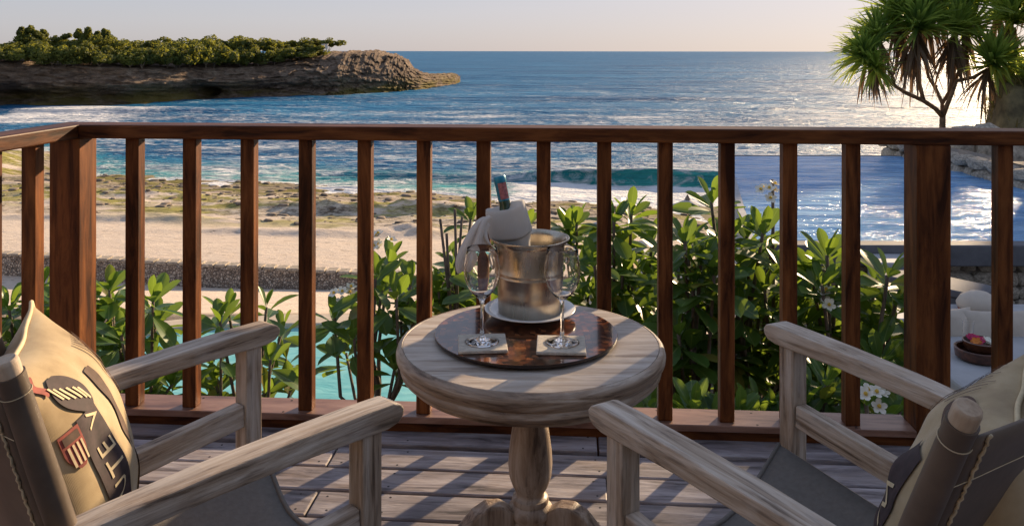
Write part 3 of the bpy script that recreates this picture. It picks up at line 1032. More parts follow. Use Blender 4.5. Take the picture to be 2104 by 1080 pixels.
rubble_wall('rubble_wall', 'beige rubble stone wall under the plunge pool coping', (2.6, 7.98), (8.2, 7.98), -1.75, -0.78, 0.2, 5, 0.17)
rubble_wall('boundary_wall', 'pale rough stone wall along the far side of the plunge pool', (6.88, 15.2), (6.95, 11.2), -2.2, -0.36, 0.5, 8, 0.30)
rubble_wall('upper_stone_wall', 'pale stone wall stepping up the slope behind the plunge pool', (7.0, 11.2), (13.5, 11.1), -2.2, -0.3, 0.5, 9, 0.40)
for k, (px, py, Y, s, lab) in enumerate(((1985, 300, 15.6, 0.85, 'large grey boulder behind the plunge pool wall, seen right of the big post'), (2035, 305, 15.4, 1.0, 'tan boulder behind the plunge pool wall, next to the last baluster'),
                                       (2094, 318, 13.2, 0.9, 'brown boulder above the stone wall at the right edge'), (1950, 318, 16.0, 0.5, 'small grey boulder at the end of the plunge pool wall'))):
    o = bpy.data.objects.new('boulder', STN[(k + 2) % 6]); p = W(px, py, Y)
    place(o, Matrix.Translation(p) @ Matrix.Rotation(k * 1.3, 4, 'Z') @ Matrix.Diagonal((s * 0.7, s * 0.6, s * 0.9, 1)), None)
    tag(o, lab, 'boulder', 'boulders by the plunge pool')

# ------------------------------------------------------------------ hillock on the right under the pandanus
hx = np.linspace(9.5, 34, 90); hy = np.linspace(17, 44, 90)
HXg, HYg = np.meshgrid(hx, hy)
edge = sstep(11.7, 13.2, HXg - 0.53 * (HYg - 22) + 1.2 * (fbm(HXg * 0.5, HYg * 0.5, 3) - 0.5)) * (1 - sstep(26, 32, HYg)) * sstep(18.5, 20.5, HYg)
HZ = -7.0 + 7.6 * edge + 1.0 * edge * (fbm(HXg * 0.6, HYg * 0.6, 4) - 0.5) + 10.5 * sstep(14.9, 16.0, HXg - 0.753 * (HYg - 22) + 0.9 * (fbm(HXg * 0.7, HYg * 0.7, 3) - 0.5)) * (1 - sstep(28, 36, HYg)) * sstep(18, 20, HYg)  # steep unseen rise at right, added to shade the right chair
M['hill'] = plain('dry_hill_soil', (0.19, 0.15, 0.075), 0.95, var=0.4, scale=1.8, bstr=0.8)
ho = bpy.data.objects.new('hillock', np_mesh('hillock', np.stack([HXg, HYg, HZ], -1).reshape(-1, 3), grid_faces(90, 90), M['hill']))
place(ho, Matrix(), None); tag(ho, kind='structure')
rg_ = np.random.default_rng(5)
ng = 26000
gx_ = rg_.uniform(11.2, 24, ng); gy_ = rg_.uniform(18.2, 33, ng)
ii = np.clip(((gx_ - 9.5) / (34 - 9.5) * 89).astype(int), 0, 89); jj = np.clip(((gy_ - 17) / 27 * 89).astype(int), 0, 89)
gz_ = HZ[jj, ii]
keep = edge[jj, ii] > 0.06
gx_, gy_, gz_ = gx_[keep], gy_[keep], gz_[keep]; ng = len(gx_)
az = rg_.uniform(0, 6.28, ng); ln = rg_.uniform(0.25, 0.7, ng); wdg = rg_.uniform(0.015, 0.035, ng); lean = rg_.uniform(0.2, 0.9, ng)
P0 = np.stack([gx_, gy_, gz_ - 0.05], 1); T = P0 + np.stack([np.cos(az) * ln * lean, np.sin(az) * ln * lean, ln * (0.9 - 0.6 * lean)], 1); S_ = np.stack([-np.sin(az) * wdg, np.cos(az) * wdg, 0 * az], 1)
gm = np_mesh('hill_grass', np.stack([P0 - S_, P0 + S_, T], 1).reshape(-1, 3), np.arange(ng * 3).reshape(-1, 3), M['grass'], smooth=False)
gob = bpy.data.objects.new('hill_grass', gm); place(gob, Matrix(), None)
tag(gob, 'dry tufted grass and litter covering the hillock on the right', 'grass', kind='stuff')

# ------------------------------------------------------------------ pandanus trees
def rosette(mb_g, mb_d, c, axis, rad, n_g, n_d, r):
    axis = Vector(axis).normalized()
    fr = frame(axis, (0.3, 0.8, 0.2))
    for k in range(n_g + n_d):
        dry = k >= n_g
        a = r.uniform(0, 6.283)
        el = r.uniform(-0.05, 1.45) if not dry else r.uniform(-1.35, -0.35)
        L = rad * r.uniform(0.75, 1.12) * (0.95 if dry else 1)
        d = fr @ Vector((math.sin(el), math.cos(el) * math.cos(a), math.cos(el) * math.sin(a)))
        if dry: d = (d + Vector((0, 0, -0.9))).normalized()
        side = d.cross(Vector((r.uniform(-.3, .3), r.uniform(-.3, .3), 1)))
        side = side.normalized() if side.length > 1e-3 else Vector((1, 0, 0))
        up = side.cross(d).normalized()
        droop = r.uniform(0.02, 0.30) if not dry else r.uniform(0.15, 0.4)
        wd = rad * r.uniform(0.034, 0.055)
        s0 = c + axis * r.uniform(-0.10, 0.12) * rad if not dry else c - axis * r.uniform(0.05, 0.4) * rad
        P = []
        for t, ww in ((0.0, 0.8), (0.35, 1.0), (0.7, 0.65), (1.0, 0.06)):
            q = s0 + d * (L * t) + Vector((0, 0, -1)) * (L * droop * t * t * t)
            P.append([q - side * wd * ww + up * wd * 0.35 * ww, q - up * wd * 0.2 * ww, q + side * wd * ww + up * wd * 0.35 * ww])
        (mb_d if dry else mb_g).grid(P)


def pandanus(label, base, limbs, tips, seed, rad):
    r = random.Random(seed)
    e = empty('pandanus_tree', base, label, 'pandanus', 'pandanus trees')
    for k, (pts, rs) in enumerate(limbs):
        m = MB()
        m.tube(pts, rs, 9)
        m.obj('trunk' if k == 0 else 'limb', M['pbark'], e, base, smooth=True)
    for (c, ax, s, ng_, nd_) in tips:
        g, d = MB(), MB()
        rosette(g, d, Vector(c), ax, rad * s, int(ng_ * 2.1), int(nd_ * 0.65), r)
        o = g.obj('leaf_rosette', M['blade'], e, base)
        if nd_:
            q = d.obj('dead_leaf_skirt', M['dryblade'], e, base)
    return e


YP = 22.0


def PW(x, y, dy=0.0):
    return W(x, y, YP + dy)


limbs = [
    ([PW(1936, 330), PW(1936, 275), PW(1937, 238)], [0.11, 0.085, 0.075]),
    ([PW(1937, 238), PW(1922, 222, -.1), PW(1898, 206, -.2), PW(1858, 188, -.4), PW(1838, 175, -.5), PW(1822, 158, -.5)], [0.07, 0.06, 0.058, 0.052, 0.05, 0.045]),
    ([PW(1838, 175, -.5), PW(1832, 150, -.6), PW(1812, 128, -.6)], [0.045, 0.04, 0.04]),
    ([PW(1898, 206, -.2), PW(1890, 175, -.3), PW(1884, 140, -.4), PW(1885, 92, -.4)], [0.055, 0.05, 0.05, 0.05]),
    ([PW(1884, 150, -.4), PW(1866, 118, -.2), PW(1848, 95, 0)], [0.04, 0.04, 0.04]),
    ([PW(1937, 238), PW(1936, 210, .1), PW(1922, 180, .3), PW(1908, 158, .5), PW(1900, 125, .7)], [0.06, 0.05, 0.045, 0.04, 0.04]),
    ([PW(1922, 183, .3), PW(1925, 174, .3)], [0.035, 0.03]),
    ([PW(1937, 238), PW(1950, 205, -.2), PW(1960, 180, -.3), PW(1966, 165, -.3), PW(2000, 158, -.4), PW(2030, 140, -.5)], [0.065, 0.055, 0.05, 0.05, 0.045, 0.04]),
    ([PW(1936, 212, .1), PW(1952, 185, .2), PW(1957, 150, .2), PW(1960, 100, .2)], [0.05, 0.045, 0.045, 0.045]),
    ([PW(1957, 175, .2), PW(1972, 140, .4), PW(1985, 95, .5)], [0.04, 0.04, 0.04])]
tips = [
    (PW(1778, 118, -.6), (-0.6, -0.25, 0.7), 0.9, 78, 30), (PW(1800, 140, -.9), (-0.35, -0.7, 0.5), 0.7, 40, 16), (PW(1806, 78, -.3), (-0.45, -0.2, 0.85), 0.95, 70, 22), (PW(1843, 30, 0), (-0.3, 0.1, 0.95), 1.05, 70, 22),
    (PW(1887, 58, -.5), (0.0, -0.35, 0.95), 1.15, 82, 46), (PW(1850, 70, .3), (-.2, .2, 1), 0.95, 55, 30), (PW(1905, 20, .5), (.05, .1, 1), 1.1, 64, 26),
    (PW(1962, 62, -.2), (0.15, -0.3, 0.95), 1.05, 76, 46), (PW(1990, 62, .5), (0.35, 0.1, 0.9), 1.0, 60, 34), (PW(1985, 5, .1), (0.1, -.1, 1), 1.1, 64, 16),
    (PW(2040, 130, -.7), (0.25, -0.55, 0.75), 1.1, 78, 26), (PW(1935, -22, .2), (0, 0, 1), 1.1, 60, 18), (PW(1872, -15, .1), (-.2, 0, 1), 1.0, 60, 14)]
pandanus('forked pandanus tree with spiky rosettes rising over the handrail', PW(1936, 330), limbs, tips, 4, 1.10)
limbs2 = [([PW(2120, 300, 1.0), PW(2110, 220, 1.0), PW(2095, 150, 1.0), PW(2085, 90, 1.0), PW(2082, 55, 1.0)], [0.13, 0.11, 0.09, 0.08, 0.07]),
          ([PW(2095, 150, 1.0), PW(2125, 90, .8), PW(2150, 20, .6)], [0.08, 0.07, 0.06])]
tips2 = [(PW(2080, 42, .8), (0.0, -0.3, 0.95), 1.15, 84, 42), (PW(2102, 170, .2), (0.1, -0.6, 0.6), 0.95, 70, 40), (PW(2150, 20, .6), (0.2, -.2, 1), 1.1, 74, 30), (PW(2050, 5, 1.3), (0, 0, 1), 1.0, 60, 20),
         (PW(2120, -45, 1.0), (0, 0, 1), 1.1, 70, 24), (PW(2072, 178, .1), (-0.3, -0.7, 0.4), 0.75, 46, 40)]
pandanus('pandanus tree with hanging dead leaves, cut by the right edge of the photo', PW(2120, 300, 1.0), limbs2, tips2, 9, 1.05)

# ------------------------------------------------------------------ lower terrace: deck, plaster bench, cushions, bowl
ld = empty('lower_deck', (2.3, 5.0, -1.70)); tag(ld, kind='structure')
for k in range(22):
    y = 3.5 + k * 0.145
    bar('board', (1.75 + 0.0, y, -1.66), (4.9, y - 0.05, -1.66), 0.135, 0.03, M['deck'], ld, bevel=0.004, seg=1)
bl = (3.6, 6.1, -1.66)
be = empty('plaster_daybed', bl, 'grey plaster daybed and low table ledge behind the right post', 'daybed')
b = MB(); b.box((3.75, 5.68, -0.885), (1.9, 1.14, 0.11)); b.obj('table_slab', M['plaster'], be, bl, bevel=0.02)
b = MB(); b.box((3.75, 5.75, -1.302), (1.7, 0.95, 0.715)); b.obj('base_block', M['plaster'], be, bl, bevel=0.01)
b = MB(); b.box((3.9, 6.48, -1.22), (2.6, 0.40, 0.88)); b.obj('backrest', M['plaster'], be, bl, bevel=0.02)
b = MB(); b.box((3.60, 7.05, -0.72), (0.40, 0.9, 0.06), Matrix.Rotation(R(38), 3, 'Z')); b.box((3.60, 7.05, -1.2), (0.36, 0.86, 0.89), Matrix.Rotation(R(38), 3, 'Z')); b.obj('side_ledge', M['coping'], be, bl, bevel=0.01)


def pillow_pts(nu, w_, h_, t_, front=True, pinch=0.06):
    P = []
    for i in range(nu + 1):
        row = []
        for j in range(nu + 1):
            u = -1 + 2 * i / nu; v = -1 + 2 * j / nu
            row.append((u, v))
        P.append(row)
    return P


def pillow_surf(u, v, w_, h_, t_, s, pinch=0.09):
    """s=+1 front, -1 back; returns local (x along width, y thickness, z height)"""
    k = max(0.0, (1 - u ** 2)) ** 0.55 * max(0.0, (1 - v ** 2)) ** 0.55
    x = u * w_ / 2 * (1 - pinch * (1 - v * v) * abs(u))
    z = v * h_ / 2 * (1 - pinch * (1 - u * u) * abs(v))
    return Vector((x, s * t_ / 2 * k, z))


def pillow_mb(w_, h_, t_, nu=20, wr=0.0, seed=0):
    m = MB()
    for s in (1, -1):
        P = []
        for i in range(nu + 1):
            row = []
            for j in range(nu + 1):
                u = math.sin((-1 + 2 * i / nu) * math.pi / 2); v = math.sin((-1 + 2 * j / nu) * math.pi / 2)
                p = pillow_surf(u, v, w_, h_, t_, s)
                if wr: p.y += wr * mnoise.noise(Vector((u * 2.2 + seed, v * 2.2, s))) * (1 - u * u) * (1 - v * v)
                row.append(p)
            P.append(row)
        m.grid(P, flip=(s < 0))
    return m


for k, (px, py, Y, rz, lab) in enumerate(((1962, 668, 6.12, 0.15, 'beige cushion leaning on the plaster daybed beside the big post'), (2022, 672, 6.10, -0.1, 'beige cushion leaning on the plaster daybed behind the fruit bowl'), (2092, 672, 6.12, 0.1, 'beige cushion on the plaster daybed at the right edge of the photo'))):
    m = pillow_mb(0.32, 0.26, 0.12, 14, 0.02, k)
    o = bpy.data.objects.new('daybed_cushion', m.mesh('daybed_cushion', M['cushion'], smooth=True, weld=True))
    p = W(px, py, Y)
    place(o, Matrix.Translation(p) @ Matrix.Rotation(rz, 4, 'Z') @ Matrix.Rotation(R(-18), 4, 'X'), None)
    tag(o, lab, 'cushion', 'beige cushions on the daybed')
# pale rounded cushion with a reddish rim on the backrest
p = W(2012, 640, 6.45); p.z = -0.73
b = MB(); b.lathe([(0.0, -0.03), (0.09, -0.035), (0.155, -0.01), (0.16, 0.02), (0.13, 0.07), (0.07, 0.105), (0.0, 0.115)], 28, p)
ce = empty('round_cushion', p, 'pale rounded cushion with reddish underside on the plaster backrest', 'cushion')
b.obj('cover', M['cushion'], ce, p, smooth=True)
b = MB(); b.lathe([(0.075, -0.052), (0.14, -0.048), (0.15, -0.018), (0.10, -0.028)], 28, p, close=True); b.obj('red_base', M['print_red'], ce, p, smooth=True)
# bowl with flowers
p = W(2012, 735, 5.60); p.z = -0.829
fb = empty('wooden_bowl', p, 'round dark wooden bowl of bright flowers on the plaster ledge', 'bowl')
b = MB(); b.lathe([(0.0, 0.0), (0.12, 0.0), (0.145, 0.02), (0.152, 0.075), (0.145, 0.08), (0.135, 0.075), (0.128, 0.03), (0.0, 0.025)], 40, p); b.obj('outer_bowl', M['bowl'], fb, p, smooth=True, autosm=0.8)
b = MB(); q = p + Vector((0.03, 0.03, 0)); b.lathe([(0.0, 0.03), (0.06, 0.035), (0.105, 0.07), (0.115, 0.115), (0.105, 0.118), (0.09, 0.08), (0.0, 0.06)], 36, q); b.obj('inner_dish', M['bowl'], fb, p, smooth=True, autosm=0.8)


def blossom(mb, c, nrm, s, r, npet=5):
    f = frame(nrm)
    for k in range(npet):
        a = 6.283 * k / npet + r.random() * 0.3
        d = f @ Vector((0.35, math.cos(a), math.sin(a))); d.normalize()
        sd_ = f @ Vector((0, -math.sin(a), math.cos(a)))
        P = []
        for t, ww in ((0.05, 0.15), (0.45, 0.42), (0.8, 0.40), (1.0, 0.1)):
            q = c + d * (s * t)
            P.append([q - sd_ * s * ww * 0.8, q + f @ Vector((-0.06 * s, 0, 0)), q + sd_ * s * ww * 0.8])
        mb.grid(P)


rb = random.Random(2)
for (dx, dy, col, nm, lab) in ((-0.045, -0.02, 'orange', 'orange_blossom', 'orange blossom in the wooden bowl'), (0.0, 0.02, 'pink', 'pink_blossom', 'magenta blossom in the middle of the wooden bowl'), (0.05, 0.0, 'petal', 'white_blossom', 'white blossom at the right of the wooden bowl'), (-0.02, 0.06, 'pink', 'pink_blossom', 'magenta blossom at the back of the wooden bowl')):
    c = q + Vector((dx, dy, 0.105))
    m = MB()
    for kk in range(3):
        blossom(m, c + Vector((rb.uniform(-.012, .012), rb.uniform(-.012, .012), 0.006 * kk)), (rb.uniform(-.5, .5), -0.5, 1), 0.04 - 0.006 * kk, rb, 6)
    m.lathe([(0.0, -0.03), (0.012, -0.02), (0.014, 0.0), (0.008, 0.012), (0.0, 0.014)], 10, c)
    tag(m.obj(nm, M[col], None, c), lab, 'flower', 'flowers in the wooden bowl')
# water glass on the ledge
p = W(1990, 690, 5.88); p.z = -0.829
b = MB(); b.lathe([(0.0, 0.0), (0.03, 0.0), (0.04, 0.17), (0.038, 0.17), (0.028, 0.008), (0.0, 0.008)], 28, p)
tag(b.obj('water_glass', M['glass'], None, p, smooth=True, autosm=0.8), 'tall clear tumbler standing behind the wooden bowl', 'glass')

# ------------------------------------------------------------------ beach parasols
def parasol(px, py, Y, rad, lab, scall=10):
    top = W(px, py, Y)
    gz = float(ground_z(np.array([top.x]), np.array([Y]))[0])
    e = empty('beach_parasol', (top.x, Y, gz), lab, 'parasol', 'parasols on the beach')
    m = MB(); P = []
    for (rr_, zz) in ((0.02, 0.0), (0.35, -0.14), (0.7, -0.33), (1.0, -0.55)):
        row = []
        for j in range(scall * 4 + 1):
            a = 6.283185 * j / (scall * 4)
            sag = 0.10 * rr_ * abs(math.sin(a * scall / 2)) ** 0.7
            row.append(top + Vector((rad * rr_ * math.cos(a) * (1 - sag * 0.4), rad * rr_ * math.sin(a) * (1 - sag * 0.4), rad * (zz + sag * 1.6 * (rr_ ** 3)))))
        P.append(row)
    m.grid(P); m.obj('canopy', M['parasol'], e, (top.x, Y, gz))
    m = MB(); m.tube([(top.x, Y, gz), (top.x, Y, top.z + 0.25)], 0.035, 8); m.obj('pole', M['teak'], e, (top.x, Y, gz))
    m = MB(); m.lathe([(0.0, 0.28), (0.06, 0.2), (0.13, 0.06), (0.2, -0.02)], 12, top); m.obj('finial', M['mortar'], e, (top.x, Y, gz), smooth=True)


parasol(1413, 408, 50.0, 0.98, 'pale scalloped parasol on the beach right of the tenth baluster')
parasol(1236, 452, 44.0, 1.0, 'pale beach parasol half hidden by leaves left of the tenth baluster')
parasol(1565, 470, 40.0, 1.15, 'pale beach parasol half hidden by leaves below the plunge pool')
parasol(1295, 500, 40.0, 1.1, 'pale beach parasol deep among the leaves right of the ice bucket')

# ------------------------------------------------------------------ frangipani trees in front of the deck
def leaf_mesh(bend, fold, wmul):
    P = []
    for t, h in ((0.0, 0.012), (0.08, 0.016), (0.2, 0.065), (0.4, 0.125), (0.62, 0.16), (0.8, 0.14), (0.92, 0.085), (1.0, 0.004)):
        z = -bend * t * t
        hh = h * wmul * 1.25
        P.append([(t, -hh, z + fold * hh), (t, -hh * 0.5, z + fold * 0.4 * hh), (t, 0, z), (t, hh * 0.5, z + fold * 0.4 * hh), (t, hh, z + fold * hh)])
    m = MB(); m.grid(P)
    return m.mesh('leaf', M['leaf'], smooth=True)


LEAF = [leaf_mesh(0.05, 0.35, 1.0), leaf_mesh(0.18, 0.25, 1.1), leaf_mesh(0.30, 0.45, 0.9), leaf_mesh(-0.05, 0.5, 1.0)]
FLOWER = []
for k in range(2):
    m, y_ = MB(), MB()
    rr_ = random.Random(k)
    for q in range(6):
        c = Vector((rr_.uniform(-.05, .05), rr_.uniform(-.05, .05), rr_.uniform(-.02, .04)))
        nv = Vector((c.x * 8, c.y * 8, 1))
        blossom(m, c, nv, 0.036, rr_)
        y_.lathe([(0, 0.012), (0.007, 0.009), (0.009, 0.002), (0, -0.004)], 8, c + nv.normalized() * 0.006)
    FLOWER.append((m.mesh('flower_cluster', M['petal']), y_.mesh('flower_eyes', M['petal_eye'])))


def frangipani(label, base, tips, L, seed, flowers=(), nleaf=15, bare=()):
    r = random.Random(seed)
    base = Vector(base)
    e = empty('frangipani_tree', base, label, 'frangipani', 'frangipani trees below the deck')
    tips = [Vector(t) - Vector((0, 0, 0.06)) for t in tips]
    cen = sum(tips, Vector()) / len(tips)
    zmin = min(t.z for t in tips)
    fork = Vector((base.x * 0.5 + cen.x * 0.5, base.y * 0.5 + cen.y * 0.5, base.z + 0.45 * (max(zmin, base.z + 0.5) - base.z)))
    m = MB(); m.tube([base - Vector((0, 0, 0.2)), base.lerp(fork, 0.5) + Vector((0.05, 0.03, 0)), fork], [0.075, 0.065, 0.055], 8)
    m.obj('trunk', M['bark'], e, base, smooth=True)
    groups = {}
    k = max(3, min(6, len(tips) // 4))
    seeds_ = r.sample(tips, min(k, len(tips)))
    for t in tips + [Vector(b_) for b_ in bare]:
        g = min(range(len(seeds_)), key=lambda q: (seeds_[q] - t).length)
        groups.setdefault(g, []).append(t)
    for g, ts in groups.items():
        gc = sum(ts, Vector()) / len(ts)
        low = fork.lerp(gc, 0.55); low.z = min(low.z, min(t.z for t in ts) - 0.12) if min(t.z for t in ts) - 0.12 > fork.z else fork.z + 0.5 * (gc.z - fork.z)
        m = MB()
        m.tube([fork, fork.lerp(low, 0.5) + Vector((r.uniform(-.06, .06), r.uniform(-.06, .06), 0.03)), low], [0.034, 0.024, 0.019], 7)
        for t in ts:
            mid = low.lerp(t, 0.55); mid.z -= 0.25 * abs(t.z - low.z) + 0.02
            mid += Vector((r.uniform(-.05, .05), r.uniform(-.05, .05), 0))
            m.tube([low, low.lerp(mid, 0.6) + Vector((0, 0, -0.01)), mid, t], [0.016, 0.012, 0.0105, 0.009], 6)
        m.obj('limb', M['bark'], e, base, smooth=True)
    tot = 0
    for t in tips:
        out = (t - fork); out.z = abs(out.z) + 0.25
        ax = (out.normalized() + Vector((r.uniform(-.35, .35), r.uniform(-.5, .1), 0.65))).normalized()
        fr = frame(ax, (0.2, 0.9, 0.1))
        n_ = min(nleaf + r.randint(-2, 2), 298 // len(tips) + 1)
        for q in range(n_):
            if tot >= 298: break
            a = q * 2.399 + r.uniform(-.25, .25)
            f_ = q / n_
            el = R(76 - 96 * f_ ** 0.75) + r.uniform(-.16, .16)
            d = fr @ Vector((math.sin(el), math.cos(el) * math.cos(a), math.cos(el) * math.sin(a)))
            d.z -= 0.10 * f_; d.normalize()
            ln_ = L * 1.02 * (0.62 + 0.42 * min(1, f_ * 1.6)) * r.uniform(0.85, 1.12)
            upv = ax + Vector((r.uniform(-.3, .3), r.uniform(-.3, .3), 0.4))
            if abs(d.dot(upv.normalized())) > 0.97: upv = Vector((0, -1, 0.2))
            o = bpy.data.objects.new('leaf', LEAF[0 if f_ < .3 else r.choice((0, 1, 1, 2, 3))])
            rot = frame(d, upv) @ Matrix.Rotation(r.uniform(-.35, .35), 3, 'X')
            st = t - ax * (0.11 * f_) + d * 0.008
            place(o, Matrix.Translation(st) @ rot.to_4x4() @ Matrix.Diagonal((ln_, ln_ * r.uniform(.9, 1.15), ln_, 1)), e)
            tot += 1
    for (fx, kf) in flowers:
        o = bpy.data.objects.new('flower_cluster', FLOWER[kf % 2][0]); place(o, Matrix.Translation(fx) @ Matrix.Rotation(R(35), 4, 'X'), e)
        y_ = bpy.data.objects.new('flower_eyes', FLOWER[kf % 2][1]); link(y_, o); o['kind'] = 'stuff'; y_['kind'] = 'stuff'
    return e


def tips_of(lst, Y, jit, seed):
    r = random.Random(seed)
    return [W(x, y, Y + r.uniform(-jit, jit)) for x, y in lst]


def fill(x0, x1, y0, y1, n_, seed):
    r = random.Random(seed)
    return [(r.uniform(x0, x1), r.uniform(y0, y1)) for _ in range(n_)]


FG = 5.0
frangipani('frangipani tree at the far left edge, beyond the side railing', W(20, 900, 5.4) - Vector((0, 0, 0.9)), tips_of([(18, 612), (62, 640), (92, 566), (40, 690), (85, 610), (100, 690), (0, 670), (-40, 600), (95, 650), (130, 600), (150, 700)], 5.4, .25, 1), 0.21, 1)
frangipani('frangipani tree behind the left corner post and first balusters', W(260, 960, 5.2) - Vector((0, 0, 0.9)),
           tips_of([(226, 578), (232, 620), (315, 598), (250, 668), (212, 650), (300, 655), (325, 640), (222, 715), (255, 742), (215, 770), (330, 742), (285, 780), (355, 770), (245, 690), (180, 700), (190, 610)], 5.2, .3, 2), 0.225, 2)
frangipani('frangipani tree between the second and fourth balusters, over the pool', W(500, 980, 5.3) - Vector((0, 0, 0.9)),
           tips_of([(452, 640), (470, 622), (548, 612), (582, 655), (440, 730), (455, 700), (556, 720), (590, 720), (600, 775), (545, 790), (430, 790), (445, 770), (520, 690)], 5.3, .3, 3), 0.225, 3, nleaf=10)
frangipani('frangipani tree left of the round table, over the turquoise pool', W(760, 1000, 5.0) - Vector((0, 0, 0.9)),
           tips_of([(688, 632), (728, 672), (785, 575), (772, 545), (815, 590), (825, 640), (800, 520), (760, 610), (712, 705), (812, 735), (845, 560), (850, 640)], 5.0, .3, 4), 0.225, 4,
           flowers=((W(706, 610, 4.9), 0), (W(786, 500, 5.0), 1)), nleaf=10)
frangipani('frangipani tree with bare twigs directly behind the ice bucket', W(950, 1000, 5.2) - Vector((0, 0, 0.9)),
           tips_of([(925, 545), (902, 580), (945, 590), (968, 430), (905, 620), (940, 520), (990, 560), (1075, 450), (1010, 600), (960, 620), (880, 600)], 5.2, .3, 5), 0.21, 5,
           bare=[W(935, 430, 5.1), W(905, 450, 5.1), W(950, 445, 5.2), W(918, 480, 5.1)], nleaf=14)
frangipani('frangipani tree with sunlit rosettes right of the ice bucket', W(1220, 980, 4.9) - Vector((0, 0, 0.9)),
           tips_of([(1168, 455), (1185, 440), (1298, 418), (1262, 432), (1222, 520), (1210, 580), (1275, 482), (1340, 470), (1300, 560), (1288, 585), (1262, 610), (1325, 530), (1332, 620), (1230, 610), (1195, 600), (1350, 560), (1240, 660), (1310, 650), (1165, 490), (1280, 540)], 4.9, .35, 6), 0.22, 6)
frangipani('frangipani tree between the tenth and eleventh balusters, dense and bright', W(1430, 1000, 4.5) - Vector((0, 0, 0.8)),
           tips_of([(1416, 508), (1440, 520), (1395, 540), (1425, 570), (1455, 600), (1400, 610), (1468, 540), (1445, 655), (1395, 660), (1470, 660), (1420, 690), (1385, 720), (1450, 720), (1478, 480), (1408, 470), (1340, 700), (1480, 700), (1430, 620), (1370, 640), (1360, 740)], 4.5, .35, 7), 0.215, 7)
frangipani('low frangipani tree with broad leaves at the foot of the railing, right of the table', W(1430, 1010, 3.6) - Vector((0, 0, 0.5)),
           tips_of([(1425, 815), (1400, 845), (1460, 835), (1350, 830), (1330, 850), (1520, 830), (1560, 820), (1480, 850), (1590, 835), (1545, 850)], 3.7, .15, 8), 0.215, 8, nleaf=14)
frangipani('frangipani tree with pale flowers behind the eleventh and twelfth balusters', W(1560, 1000, 4.7) - Vector((0, 0, 0.9)),
           tips_of([(1462, 392), (1535, 462), (1568, 455), (1580, 500), (1498, 470), (1530, 520), (1545, 560), (1572, 570), (1505, 560), (1590, 540), (1520, 610), (1560, 630), (1595, 610), (1540, 680), (1580, 690), (1510, 700), (1560, 740), (1600, 760), (1525, 760), (1610, 690)], 4.7, .35, 9), 0.22, 9,
           flowers=((W(1580, 398, 4.6), 0),), bare=[W(1588, 368, 4.7), W(1592, 438, 4.7)])
frangipani('frangipani tree between the thirteenth baluster and the big right post', W(1740, 1000, 4.4) - Vector((0, 0, 0.8)),
           tips_of([(1668, 540), (1700, 500), (1722, 545), (1690, 560), (1652, 590), (1715, 600), (1800, 560), (1825, 540), (1790, 640), (1815, 660), (1840, 600), (1835, 690), (1780, 700), (1810, 720), (1690, 650), (1720, 690), (1660, 690), (1700, 740), (1845, 740), (1640, 640)], 4.4, .35, 10), 0.225, 10,
           flowers=((W(1712, 618, 4.2), 1),))
frangipani('low frangipani tree with white flowers at the foot of the big right post', W(1720, 1020, 3.7) - Vector((0, 0, 0.5)),
           tips_of([(1650, 790), (1690, 800), (1800, 850), (1820, 835), (1850, 815), (1640, 830), (1780, 800), (1700, 760)], 3.7, .15, 11), 0.19, 11, flowers=((W(1800, 818, 3.5), 0),), nleaf=14)

# ================================================================== DECK
ra = math.atan(0.06)
e1 = Vector((math.cos(ra), -math.sin(ra), 0)); e2 = Vector((math.sin(ra), math.cos(ra), 0)); RO = Vector((0, 2.69, 0))


def RP(s, o, z):
    return RO + e1 * s + e2 * o + Vector((0, 0, z))


dk = empty('deck', (0, 1.0, 0)); tag(dk, kind='structure')
da = math.atan(0.074)
d1_ = Vector((math.cos(da), -math.sin(da), 0)); d2_ = Vector((math.sin(da), math.cos(da), 0))
D0 = Vector((0.08, 2.708, 0))
rd = random.Random(21)
pitch = 0.131
joints = {0: [0.20, -1.9], 1: [1.95, -0.62], 2: [0.22, -1.5], 3: [-0.60, 1.7], 4: [1.1, -1.4], 5: [-0.2], 6: [0.8]}
for k in range(30):
    wbd = pitch - 0.0105 + rd.uniform(-.001, .001)
    c0 = -(k + 0.5) * pitch + (0.018 if k == 0 else 0)
    js = sorted([-3.4] + joints.get(k, [rd.uniform(-1.5, 1.5)]) + [3.6])
    for a, b_ in zip(js[:-1], js[1:]):
        zt = rd.uniform(-0.0025, 0.0015)
        cc = D0 + d2_ * c0
        o = bar('board', cc + d1_ * (a + 0.003) + Vector((0, 0, zt - 0.014)), cc + d1_ * (b_ - 0.003) + Vector((0, 0, zt - 0.014)), wbd, 0.028, M['deck'], dk, bevel=0.004)
        if k < 6:
            nm = MB()
            L = b_ - a
            for jx in list(np.arange(-2.8, 3.4, 0.6)) + [a + 0.04, b_ - 0.04]:
                if a + 0.02 < jx < b_ - 0.02:
                    for jy in (-0.038, 0.036):
                        nm.lathe([(0.0, 0.0006), (0.0032, 0.0005), (0.0038, -0.002)], 8, (jx - (a + b_) / 2 + rd.uniform(-.012, .012), jy + rd.uniform(-.006, .006), 0.0142))
            if nm.v:
                no = bpy.data.objects.new('nail_heads', nm.mesh('nail_heads', M['nail'])); no['kind'] = 'stuff'
                link(no, o)
for s in (-2.4, -1.2, 0, 1.2, 2.4):
    bar('joist', D0 + d1_ * s + d2_ * (-0.05) + Vector((0, 0, -0.10)), D0 + d1_ * s - d2_ * 3.9 + Vector((0, 0, -0.10)), 0.06, 0.12, M['rail'], dk, bevel=0, seg=1)

